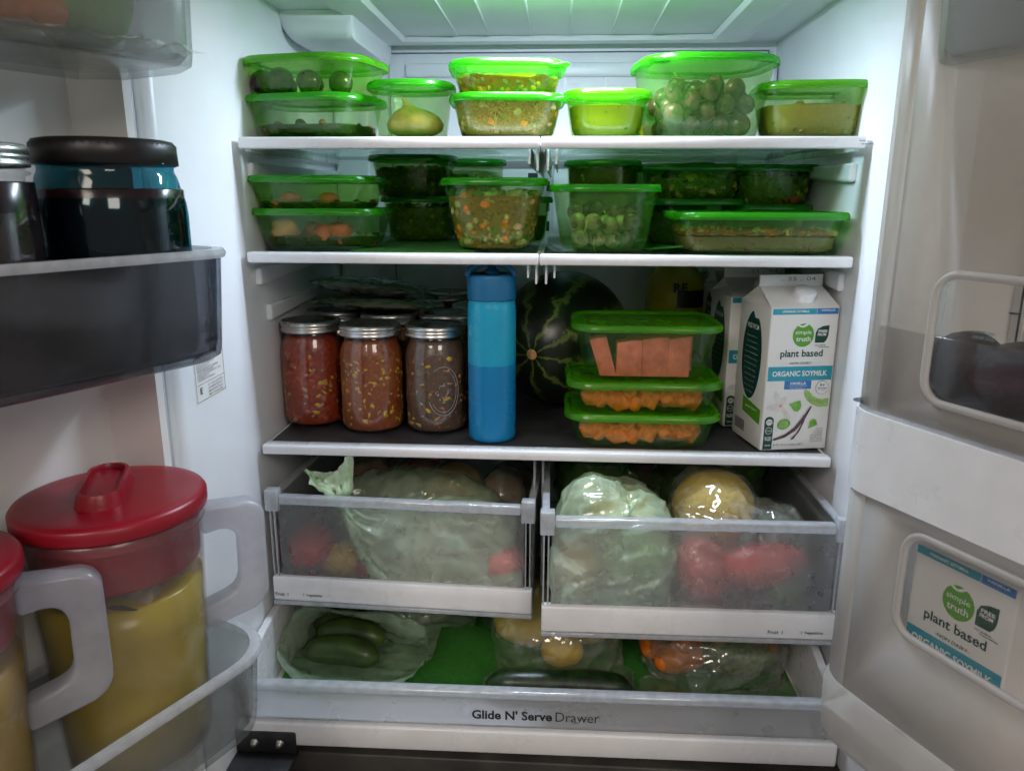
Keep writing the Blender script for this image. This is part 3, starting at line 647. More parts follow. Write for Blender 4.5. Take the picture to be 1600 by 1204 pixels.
# ---- top shelf
A2 = container('green container with dark red liquid, bottom of the top shelf left stack', (-.316, .092, z1), .176, .150, .055, .048, -12, 'tub_pale', 'lid_green')
fill(A2, 'dark_sauce', .017, 'wine_liquid', 'dark red sauce in the lower container, top shelf left', chunks=('radish', 'wine_liquid', 'bean'), n=26, size=.008, seed=2)
A1 = container('green container holding dark plums, upper one of the top shelf left stack', (-.313, .090, topz(A2)), .180, .152, .050, .050, -12, 'tub_clear', 'lid_lime')
for i, (x, y, r) in enumerate(((-.058, -.042, .0165), (-.030, -.045, .0175), (.012, -.046, .0155), (-.005, -.010, .017), (.045, -.02, .016), (-.05, .0, .016))):
    c = inside(A1, x, y, .0035+r); o = put('plum', blob(r, r, r, .04, 1.5, ICO3, i), 'plum_skin', None, c); tag(o, ['leftmost dark plum in the uppermost left container', 'second dark plum from the left in the uppermost left container', 'dark plum standing alone at the right front of the uppermost left container', 'dark plum behind the front ones in the uppermost left container', 'rightmost dark plum in the uppermost left container', 'dark plum at the rear left of the uppermost left container'][i], 'plum', 'dark plums in the top left container')
B = container('small round green container with one pale bulb inside, top shelf', (-.182, .085, z1), .118, .118, .072, .050, 0, 'tub_pale', 'lid_green')
gb = [(.0005, .052), (.0022, .048), (.004, .043), (.008, .038), (.017, .034), (.026, .026), (.031, .016), (.029, .007), (.02, .001), (.006, 0)]
V, F = lathe(gb[::-1], 28); V = [(x*(1.25 + .05*math.cos(5*math.atan2(y, x))) + max(0, z-.03)*-.75, y*(.85+.05*math.cos(5*math.atan2(y, x))), z) for x, y, z in V]
tag(put('garlic_bulb', (V, F), 'cream_bulb', None, inside(B, .004, -.012, .0035)), 'pale pointed garlic-like bulb inside the small round container', 'bulb')
C2 = container('green container full of brown vegetable stew, lower of the middle stack on top shelf', (-.052, .075, z1), .152, .140, .053, .040, 4, 'tub_pale', 'lid_green', tab=-30)
fill(C2, 'vegetable_stew', .043, 'stew_brown', 'brown vegetable stew with orange chunks in the lower middle container', chunks=('carrot', 'pale_veg', 'herb', 'onion_bit', 'stew_brown'), n=170, size=.0085, seed=3)
C1 = container('glowing lime container with orange curry, upper of the middle stack on top shelf', (-.052, .075, topz(C2)), .152, .140, .043, .040, 4, 'tub_pale', 'lid_green', tab=-30)
fill(C1, 'yellow_curry', .024, 'stew_yellow', 'yellow orange curry in the brightly lit upper container', chunks=('carrot', 'corn', 'pale_veg', 'corn'), n=200, size=.0065, seed=4, wavy=.006)
D = container('small green container of smooth yellow puree, top shelf centre right', (.080, .080, z1), .116, .118, .059, .044, 0, 'tub_clear', 'lid_lime', tab=0)
fill(D, 'yellow_puree', .040, 'puree', 'smooth yellow green puree in the small centre container', chunks=('herb', 'puree'), n=30, size=.003, seed=5)
E_ = container('tallest green container, full of cherry-sized fruit with stems, top shelf right', (.208, .105, z1), .182, .170, .100, .055, 6, 'tub_frost', 'lid_green', tab=205, taper=.80)
F_ = container('green container half full of tan soup at the right end of the top shelf', (.348, .090, z1), .148, .130, .068, .040, -4, 'tub_pale', 'lid_lime', tab=15)
fill(F_, 'tan_soup', .040, 'soup_tan', 'tan soup in the rightmost top shelf container', chunks=('herb', 'soup_tan', 'soup_tan'), n=90, size=.004, seed=6)
G0 = container('green container standing behind the tall fruit container on the top shelf', (.185, .285, z1), .240, .130, .058, .035, 0, 'tub_clear', 'lid_green')
fill(G0, 'mixed_vegetables', .030, 'stew_yellow', 'mixed yellow vegetables behind the tall fruit container', chunks=('corn', 'carrot', 'herb'), n=50, size=.008, seed=7)
def pack(n, r, wd, dp, seed):
    rng = np.random.default_rng(seed); P = np.stack([rng.uniform(-wd/2+r, wd/2-r, n), rng.uniform(-dp/2+r, dp/2-r, n), rng.uniform(r, .14, n)], -1)
    for k in range(400):
        P[:, 2] -= .0006
        for _ in range(3):
            D = P[:, None]-P[None]; L = np.linalg.norm(D, axis=-1)+np.eye(n); ov = np.maximum(0, 2*r-L)*(1-np.eye(n)); P += (D/L[..., None]*ov[..., None]).sum(1)*.3
            g = .16*np.clip(P[:, 2], 0, .08); P[:, 0] = np.clip(P[:, 0], -wd/2+r-g, wd/2-r+g); P[:, 1] = np.clip(P[:, 1], -dp/2+r-g, dp/2-r+g); P[:, 2] = np.maximum(P[:, 2], r+.004)
    return [tuple(p) for p in P]
def fruits(t, spots, r, skin, lab, grp, stems=()):
    first = None
    for i, (x, y, z) in enumerate(spots):
        rr_ = r*random.uniform(.9, 1.1); c = inside(t, x, y, z)
        f = thing('round_fruit', lab, 'fruit', c, random.uniform(0, 6), grp)
        put('skin', blob(rr_, rr_, rr_*1.05, .03, 1.4, ICO3, i), (skin, 'grape_dark', skin, 'grape_skin')[i % 4], f)
        a = random.uniform(-.9, .9) - f.rotation_euler.z - 1.57; e = random.uniform(-.4, .5)
        dv = Vector((math.cos(a)*math.cos(e), math.sin(a)*math.cos(e), math.sin(e)))
        V, F = lathe([(.0042, -.0004), (.0040, .0007), (.002, .0011), (.001, .0004)], 12)
        put('scar', (V, F), 'grape_scar', f, dv*(rr_*.985), dv.to_track_quat('Z', 'Y').to_euler())
        if i in stems:
            p = [dv*rr_ + Vector((0, 0, 0))]; q = Vector((random.uniform(-.4, .4), random.uniform(-.1, .1), random.uniform(-1, .3)))
            for k in range(6): p.append(p[-1] + (dv*.001 + q.normalized()*.0045 + Vector((.0008*k, 0, .0004*k))))
            put('stem', tube(p, .0007, 6), 'stem', f)
sp = []
for lay, (z, nx, ny) in enumerate(((.017, 5, 4), (.040, 5, 4), (.062, 5, 3))):
    for i in range(nx):
        for j in range(ny): sp.append(((i-(nx-1)/2)*.0265+random.uniform(-.004, .004)+(.008 if lay % 2 else 0), -.046+j*.029+random.uniform(-.003, .003), z+random.uniform(-.003, .004)))
fruits(E_, pack(50, .0135, .108, .102, 11), .0128, 'grape_skin', 'small round fruit piled in the tallest top shelf container', 'small round fruit in the tall container', (0, 4, 12, 17, 20, 25, 33, 41))
# ---- middle shelf
G2 = container('clear green container of dark liquid with pink pieces, lower left on middle shelf', (-.312, .090, z2), .186, .150, .054, .045, 0, 'tub_pale', 'lid_green')
fill(G2, 'beet_liquid', .016, 'wine_liquid', 'dark red liquid in the lower left container of the middle shelf', chunks=('radish', 'wine_liquid'), n=20, size=.007, seed=8)
for i, (x, y, r) in enumerate(((-.046, -.040, .0165), (.010, -.045, .0125), (.032, -.042, .014), (-.012, -.02, .013))):
    o = put('peach_piece', blob(r*1.2, r*.9, r, .25, 1.8, ICO3, i+3), 'peach_flesh' if i == 0 else 'radish', None, inside(G2, x, y, .012+r*.75)); tag(o, ['large pale pink fruit piece at the left of the lower left container, middle shelf', 'small red fruit piece in the middle of the lower left container', 'pink fruit piece at the right of the lower left container', 'red fruit piece behind the others in the lower left container'][i], 'fruit piece', 'pink fruit pieces in the middle shelf left stack')
G1 = container('green container with a thin dark layer, upper left on middle shelf', (-.318, .090, topz(G2)), .184, .150, .046, .045, 0, 'tub_clear', 'lid_green')
fill(G1, 'beet_liquid', .010, 'wine_liquid', 'thin dark liquid layer in the upper left container of the middle shelf', chunks=('radish', 'wine_liquid'), n=20, size=.006, seed=9)
for i, (x, y, r) in enumerate(((-.030, -.040, .011), (.025, -.042, .010))):
    tag(put('peach_piece', blob(r*1.4, r*.9, r*.8, .25, 1.8, ICO3, i+9), 'radish', None, inside(G1, x, y, .008+r*.8)), ['pale fruit piece at the left in the upper left container of middle shelf', 'pale fruit piece at the right in the upper left container of middle shelf'][i], 'fruit piece', 'pale fruit pieces in the upper left container')
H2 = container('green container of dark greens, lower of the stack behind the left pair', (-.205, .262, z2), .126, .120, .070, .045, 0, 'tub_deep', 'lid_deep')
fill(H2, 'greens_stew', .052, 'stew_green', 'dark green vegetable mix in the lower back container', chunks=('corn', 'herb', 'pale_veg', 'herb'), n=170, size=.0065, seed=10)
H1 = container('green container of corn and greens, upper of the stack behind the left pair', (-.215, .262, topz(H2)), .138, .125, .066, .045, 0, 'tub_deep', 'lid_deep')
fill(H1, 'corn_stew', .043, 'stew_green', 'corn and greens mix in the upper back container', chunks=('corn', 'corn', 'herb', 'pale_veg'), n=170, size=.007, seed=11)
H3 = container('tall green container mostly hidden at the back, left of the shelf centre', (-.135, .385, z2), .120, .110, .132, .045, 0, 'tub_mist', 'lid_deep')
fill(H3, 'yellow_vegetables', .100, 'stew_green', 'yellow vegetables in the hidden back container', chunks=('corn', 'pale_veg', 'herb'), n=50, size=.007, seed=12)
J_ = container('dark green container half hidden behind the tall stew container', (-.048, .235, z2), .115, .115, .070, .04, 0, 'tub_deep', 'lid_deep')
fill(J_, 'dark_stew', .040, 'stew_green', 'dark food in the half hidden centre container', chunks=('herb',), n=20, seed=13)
I_ = container('tall rounded container of chunky vegetable soup with carrots, middle shelf centre', (-.068, .068, z2), .146, .138, .094, .052, 0, 'tub_mist', 'lid_green', taper=.72)
fill(I_, 'vegetable_soup', .070, 'stew_brown', 'chunky vegetable soup with carrots in the tall centre container', chunks=('carrot', 'pale_veg', 'herb', 'onion_bit', 'stew_brown', 'pale_veg'), n=300, size=.0085, seed=14)
K_ = container('tall square frosted container of round fruit with stems, right of the shelf centre', (.080, .068, z2), .148, .138, .086, .044, 0, 'tub_frost', 'lid_green', tab=-8, taper=.80)
sp = []
for lay, (z, nx, ny) in enumerate(((.015, 4, 3), (.036, 4, 3), (.053, 4, 3))):
    for i in range(nx):
        for j in range(ny): sp.append(((i-(nx-1)/2)*.0245+random.uniform(-.004, .004)+(.006 if lay % 2 else 0), -.038+j*.029+random.uniform(-.003, .003), z+random.uniform(-.003, .004)))
fruits(K_, pack(34, .0118, .082, .078, 12), .0112, 'grape_green', 'small greenish round fruit in the square frosted container', 'round fruit in the square container', (0, 2, 5, 13, 16, 24))
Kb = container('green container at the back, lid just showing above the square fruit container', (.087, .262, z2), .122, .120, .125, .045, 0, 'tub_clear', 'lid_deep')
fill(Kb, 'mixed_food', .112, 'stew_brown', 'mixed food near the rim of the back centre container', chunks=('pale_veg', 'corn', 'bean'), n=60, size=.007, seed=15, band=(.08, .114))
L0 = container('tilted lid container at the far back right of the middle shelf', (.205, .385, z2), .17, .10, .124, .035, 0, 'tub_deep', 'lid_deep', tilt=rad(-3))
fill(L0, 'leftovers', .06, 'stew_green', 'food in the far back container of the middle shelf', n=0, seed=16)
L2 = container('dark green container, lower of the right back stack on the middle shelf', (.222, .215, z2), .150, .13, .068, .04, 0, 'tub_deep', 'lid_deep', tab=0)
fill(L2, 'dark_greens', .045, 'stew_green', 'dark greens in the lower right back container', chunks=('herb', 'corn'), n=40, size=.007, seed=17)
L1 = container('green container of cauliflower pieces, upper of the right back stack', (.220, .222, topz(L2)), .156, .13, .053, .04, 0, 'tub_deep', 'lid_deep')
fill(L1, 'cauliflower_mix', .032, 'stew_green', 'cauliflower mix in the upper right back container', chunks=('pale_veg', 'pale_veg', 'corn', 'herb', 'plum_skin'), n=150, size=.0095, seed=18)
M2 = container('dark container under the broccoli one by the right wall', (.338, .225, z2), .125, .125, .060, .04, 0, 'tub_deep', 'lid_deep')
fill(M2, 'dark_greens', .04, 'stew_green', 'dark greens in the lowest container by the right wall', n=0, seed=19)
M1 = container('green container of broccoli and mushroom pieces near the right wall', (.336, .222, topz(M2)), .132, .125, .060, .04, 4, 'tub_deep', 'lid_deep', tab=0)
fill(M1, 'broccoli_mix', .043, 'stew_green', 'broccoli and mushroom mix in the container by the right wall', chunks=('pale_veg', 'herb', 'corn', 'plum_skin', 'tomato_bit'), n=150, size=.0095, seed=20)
N_ = container('wide low container with a brown meat layer and red topping, middle shelf right', (.278, .062, z2), .226, .150, .052, .036, 0, 'tub_pale', 'lid_green', tab=None, taper=.88)
fill(N_, 'meat_layer', .021, 'meat_loaf', 'brown minced layer in the wide low container', chunks=('meat_loaf', 'bean'), n=300, size=.0038, seed=21, wavy=.003)
fill(N_, 'sauce_topping', .0265, 'red_sauce', 'red sauce topping over the brown layer in the wide container', chunks=('onion_bit', 'tomato_bit', 'pale_veg', 'red_sauce'), n=160, size=.005, seed=22, wavy=.004, z0=.0235, band=(.024, .0275))
# ---- lower shelf stack
S1 = container('clear green container of orange chunks at the bottom of the three-high stack', (.140, .072, .0003), .216, .150, .050, .034, 0, 'tub_stack', 'lid_lime', tab=None, taper=.86)
S2 = container('clear green container of orange chunks in the middle of the three-high stack', (.141, .076, topz(S1)), .216, .150, .048, .034, 1, 'tub_stack', 'lid_lime', tab=None, taper=.86)
S3 = container('deep green container of watermelon slices on top of the three-high stack', (.143, .085, topz(S2)), .208, .150, .080, .036, 0, 'tub_stack', 'lid_lime', tab=None, taper=.80)
def carrot_mesh(i):
    rng = random.Random(i+50); V, F = loft([[(x, y, z) for x, y in ((-.011, -.008), (.011, -.009), (.012, .008), (-.010, .009))] for z in (-.013, .012)])
    k3 = (rng.uniform(.8, 1.2), rng.uniform(.8, 1.2), rng.uniform(.75, 1.05)); V = [(x*k3[0]*rng.uniform(.88, 1.1), y*k3[1]*rng.uniform(.88, 1.1), z*k3[2]*rng.uniform(.88, 1.05)) for x, y, z in V]; return newmesh('sweet_potato_chunk', V, F, 'sweet_potato')
CM = [carrot_mesh(i) for i in range(6)]
for t, lab, hh in ((S1, 'orange sweet potato chunk in the lowest container of the stack', .034), (S2, 'orange sweet potato chunk in the middle container of the stack', .034)):
    rng = random.Random(hash(hh)+len(lab))
    for k in range(40):
        row = k // 11 if k < 33 else 0; i = k % 11 if k < 33 else (k-33)*1.5+.5
        x = -.070+i*.0140+rng.uniform(-.003, .003); y = (-.041, -.020, .012)[row]+rng.uniform(-.003, .004); z = .0150+rng.uniform(-.001, .006)+(.011 if k >= 33 else 0)
        o = link('sweet_potato_chunk', CM[k % 6], None, inside(t, x, y, z), (rng.uniform(-.9, .9), rng.uniform(-.9, .9), rng.uniform(0, 3))); bevel(o, .0042, 3, 20)
        tag(o, lab, 'sweet potato', lab.replace('chunk', 'chunks'))
def slab(pts, d):
    V, F = loft([[(x, y, z) for x, z in pts] for y in (-d/2, d/2)]); return V, [f[::-1] for f in F]
for i, (x0, x1, zt, y, lab) in enumerate(((-.040, -.0052, .056, -.034, 'left one of the broad watermelon slabs pressed together in the deep container'), (-.005, .030, .061, -.0344, 'middle broad watermelon slab in the deep container'), (.0302, .060, .062, -.0340, 'right broad watermelon slab in the deep container'), (-.066, -.043, .060, -.034, 'separate leaning watermelon slab at the left of the deep container'), (-.02, .07, .055, .006, 'broad watermelon slab behind the front ones in the deep container'))):
    l0 = -.012 if i == 3 else 0; o = put('watermelon_slice', slab(((x0-l0*.3, .005), (x1-l0*.3, .005), (x1+l0, zt), ((x0+x1)/2+l0, zt-.001), (x0+l0, zt-.004)), .026), 'melon_flesh', None, inside(S3, 0, y, 0), smooth=True); bevel(o, .0008, 2)
    tag(o, lab, 'watermelon slice', 'watermelon slices')
P_ = container('green lidded container behind the three-high stack beside the cartons', (.185, .285, .0003), .15, .13, .080, .035, 0, 'tub_deep', 'lid_deep', tab=-10)
fill(P_, 'pink_food', .05, 'red_sauce', 'reddish food in the container behind the three-high stack', n=0, seed=23)

# ================================================================ mason jars
def knurl(r, z0, z1, n=96, amp=.0006):
    rings = []
    for z, a, k in ((z0, 0, -.0008), (z0+.0005, 1, 0), (z1-.0005, 1, 0), (z1, 0, -.0008)):
        rings.append([((r+k+amp*a*(j % 2))*math.cos(2*math.pi*j/n), (r+k+amp*a*(j % 2))*math.sin(2*math.pi*j/n), z) for j in range(n)])
    return loft(rings, False, False)
def ring_lid(parent, z, r=.0435, mat='zinc'):
    b = put('lid_band', lathe([(r-.001, z-.016), (r+.0008, z-.0155), (r+.0012, z-.0135), (r+.0002, z-.0122), (r-.0002, z-.0105), (r+.0009, z-.009), (r+.0009, z-.0085), (r+.0003, z-.0078), (r+.0003, z-.0006), (r-.001, z+.0004), (r-.005, z+.0004), (r-.0056, z-.0003)], 64, False, False), mat, parent)
    put('knurl', knurl(r+.0006, z-.0074, z-.0010), mat, b)
    put('lid_disc', lathe([(r-.0035, z-.0016), (r-.0056, z-.0008), (r-.008, z-.0004), (r-.010, z-.0012), (r-.020, z-.0013), (.002, z-.0011)], 48, False, True), 'lid_tin', parent)
def jar_prof(R, h, rn=.040, zt=.0):
    return [(R*.80, 0), (R*.93, .002), (R*.98, .006), (R, .014), (R, h-.048), (R*.985, h-.040), (R*.955, h-.033), (rn+.0015, h-.0255), (rn, h-.021), (rn+.001, h-.019), (rn, h-.0175), (rn-.0005, h-.002)]
def jar_contents(R, h, mat, chunks, n, size, seed, level=.022):
    prof = [(R*.78, .003), (R*.91, .005), (R*.955, .009), (R*.972, .016), (R*.972, h-.049), (R*.955, h-.041), (R*.92, h-.034), (.0385, h-.027), (.0380, h-level), (.02, h-level+.0005)]
    V, F = lathe(prof, 48); V = list(V); mats = [mat]+list(dict.fromkeys(chunks)); mi = [0]*len(F); rng = random.Random(seed)
    for i in range(n):
        s = size*rng.uniform(.6, 1.25); a = rng.uniform(0, 2*math.pi); z = rng.uniform(.010, h-.046); c = rng.choice(chunks); k = len(V)
        q = Matrix.Rotation(rng.uniform(0, 6), 3, Vector((rng.gauss(0, 1), rng.gauss(0, 1), rng.gauss(0, 1))).normalized()); ax = (rng.uniform(.7, 1.5), rng.uniform(.6, 1), rng.uniform(.4, .7))
        ctr = Vector((math.cos(a), math.sin(a), 0))*(R*.955-s*.12)+Vector((0, 0, z))
        for v in ICO1[0]:
            p = ctr + q @ Vector((v[0]*s*ax[0], v[1]*s*ax[1], v[2]*s*ax[2])); d = math.hypot(p.x, p.y); m = R*.985
            if d > m: p.x *= m/d; p.y *= m/d
            V.append(tuple(p))
        F += [tuple(x+k for x in f) for f in ICO1[1]]; mi += [mats.index(c)]*len(ICO1[1])
    return newmesh('jar_contents', V, F, mats, mi)
def mason_jar(label, loc, mat, chunks, n=110, size=.0045, seed=1, rot=0, R=.0465, h=.1575, group='quart mason jars of food'):
    t = thing('mason_jar', label, 'jar', loc, rot, group)
    put('glass', lathe(jar_prof(R, h), 64, True, False), 'jar_glass', t)
    link('contents', jar_contents(R, h, mat, chunks, n, size, seed), t)
    ring_lid(t, h+.0005); return t
zj = .0003
mason_jar('mason jar of red salsa with silver lid, nearest the left wall', (-.352, .116, zj), 'salsa_red', ('tomato_bit', 'tomato_bit', 'onion_bit', 'tomato_bit', 'corn'), 200, .0058, 1)
mason_jar('mason jar of orange corn salsa, middle one of the three front jars', (-.255, .090, zj), 'salsa_orange', ('corn', 'corn', 'onion_bit', 'tomato_bit', 'corn'), 230, .0048, 2)
j3 = mason_jar('mason jar of brown chili with embossed glass, beside the blue bottle', (-.1585, .093, zj), 'chili_brown', ('corn', 'bean', 'onion_bit', 'bean', 'chili_brown', 'bean'), 260, .0056, 3, R=.0455)
# raised oval and cluster moulded in that jar's glass
def emboss(parent, pts3, r, R, mat='jar_glass'): return put('embossing', tube(pts3, r, 6, True), 'clear_edge', parent)
def cyl(R, a0, u, z): a = a0+u/R; return (R*math.cos(a), R*math.sin(a), z)
emboss(j3, [cyl(.0459, rad(-68), .024*math.cos(t), .066+.036*math.sin(t)) for t in np.linspace(-2.7, 2.2, 34)], .0005, .0455)
emboss(j3, [cyl(.0459, rad(-68), .020*math.cos(t), .066+.031*math.sin(t)) for t in np.linspace(-2.5, 1.6, 30)], .0004, .0455)
V = []; F = []
for i in range(26):
    c = cyl(.0460, rad(-68), .013*math.sqrt(random.random())*math.cos(i*2.4), .066+.017*math.sqrt(random.random())*math.sin(i*2.4)); k = len(V)
    V += [tuple(np.array(c)+v*.0012) for v in ICO1[0]]; F += [tuple(a+k for a in f) for f in ICO1[1]]
put('embossing', (V, F), 'clear_edge', j3)
for lab, x, y, mt in (('mason jar behind the red salsa jar, under the zip bags', -.346, .222, 'salsa_red'), ('mason jar behind the corn salsa jar, lid showing between the front jars', -.252, .200, 'salsa_orange'), ('mason jar behind the brown chili jar, left of the blue bottle', -.156, .200, 'chili_brown'),
                      ('mason jar in the third row behind the zip bags', -.222, .305, 'salsa_red'), ('mason jar in the third row, lid just left of the blue bottle', -.118, .300, 'chili_brown')):
    mason_jar(lab, (x, y, zj), mt, ('corn', 'onion_bit'), 20, .005, int(x*-1000))
mason_jar('mason jar at the back wall, lid highest of all the jars', (-.185, .405, zj), 'chili_brown', ('corn',), 8, .005, 9, h=.168)
# ---- zip bags lying on the jar lids
def zip_bag(label, loc, rot, wd, dp, th, core, seed, tilt=(0, 0)):
    t = thing('zip_bag', label, 'bag', loc, 0, 'zip bags on the jars', (tilt[0], tilt[1], rad(rot)))
    n, m = 34, 26; V = []; F = []
    def zz(u, v, s):
        e = max(0, 1-abs(u)**4)*max(0, 1-abs(v)**3); return s*(th*.5*e) + .0035*noise.noise(Vector((u*4, v*4, seed+s*.2))) + .0016*noise.noise(Vector((u*13, v*13, seed+s)))
    for s in (1, -1):
        for i in range(n):
            for j in range(m):
                u = -1+2*i/(n-1); v = -1+2*j/(m-1); V.append((u*wd/2*(1-.04*v*v), v*dp/2, th*.5+zz(u, v, s)))
    for s in (0, 1):
        for i in range(n-1):
            for j in range(m-1):
                a = s*n*m+i*m+j; f = (a, a+m, a+m+1, a+1); F.append(f if s == 0 else f[::-1])
    put('film', (V, F), 'zip_bag', t)
    put('food', ([(x, y, z+th*.5) for x, y, z in blob(wd*.36, dp*.38, th*.38, .25, 2.5, ICO3, seed)[0]], ICO3[1]), core, t)
    yv = -dp/2*.80
    for k, y in enumerate((yv, yv+.006)):
        path = [(u*wd/2*.99, y, th*.5+zz(u, y/(dp/2), 1)+.0012) for u in np.linspace(-1, 1, 24)]
        put('zip_strip', tube(path, .0011, 6), 'zip_stripe', t)
    return t
zip_bag('zip bag of brown food lying on the back jars, lower one', (-.275, .215, .1605), 5, .185, .13, .020, 'pale_veg', 1, (rad(-3), rad(3)))
zip_bag('zip bag of reddish brown mince, upper one of the pair on the jars', (-.285, .225, .1830), -2, .175, .12, .026, 'meat_loaf', 2, (rad(-4), rad(4)))

# ================================================================ blue bottle
t = thing('water_bottle', 'tall two-tone blue bottle with loop cap standing beside the jars', 'bottle', (-.0715, .050, .0003))
R = .0338
put('lower_body', lathe([(R*.86, 0), (R*.95, .001), (R*.99, .004), (R, .009), (R, .111)], 64, True, False), 'bottle_dark', t)
put('upper_body', lathe([(R, .111), (R+.0001, .1115), (R+.0001, .186), (R*.985, .192), (R*.955, .1965), (R*.95, .1985), (R*.98, .2)], 64, False, True), 'bottle_light', t)
cp = put('cap', lathe([(R*.90, .2002), (R*.985, .2004), (R*1.0, .203), (R*1.0, .232), (R*.985, .2345), (R*.93, .2355), (R*.70, .2355), (R*.66, .233)], 64, True, True), 'bottle_cap', t)
put('cap_seam', lathe([(R*.955, .1986), (R*.965, .2001)], 48, False, False), 'cap_gap', t)
hp_ = [(R*.95*math.cos(a), 0, .233+.018*math.sin(a)) for a in np.linspace(0, math.pi, 20)]
V, F = tube([(x, -.012, z) for x, _, z in hp_], .0042, 10, True, 1.5); put('carry_loop', (V, F), 'bottle_cap', cp)
put('spout', lathe([(.010, .233), (.010, .240), (.0065, .242), (.0062, .2505), (.004, .2515)], 24), 'bottle_cap', cp)
# ================================================================ watermelon
d = Vector((-.38, -.90, -.05)).normalized()
t = thing('watermelon', 'whole dark green watermelon behind the blue bottle', 'watermelon', (.030, .250, .1115), 0, None, d.to_track_quat('-Y', 'Z').to_euler())
put('rind', blob(.108, .125, .109, .012, 1.2, ICO4, 3), 'watermelon_rind', t)
sc_ = put('blossom_scar', lathe([(.0085, 0), (.0075, .0016), (.0045, .0012), (.003, .0026), (.001, .0028)], 20), 'cream_bulb', t, (0, -.1245, 0), (rad(90), 0, 0))
# ================================================================ yellow bottle at the back
t = thing('juice_bottle', 'round yellow green juice bottle at the back beside the cartons', 'bottle', (.232, .392, .0003), rad(-20))
put('body', lathe([(.035, 0), (.042, .004), (.046, .02), (.046, .11), (.052, .135), (.054, .165), (.050, .195), (.036, .215), (.020, .225), (.018, .232)], 48), 'yellow_bottle', t)
lb = put('label_band', loft([[(.0548*math.cos(a), .0548*math.sin(a), z) for a in np.linspace(rad(-75), rad(20), 14)] for z in (.150, .180)], False, False, False), 'bottle_label', t)
text('RE', 'ink', (.020, -.0560, .186), t, .024, .016, .03, (rad(90), 0, rad(20)))
put('cap', lathe([(.019, .2325), (.019, .25), (.016, .252)], 32), 'bottle_label', t)

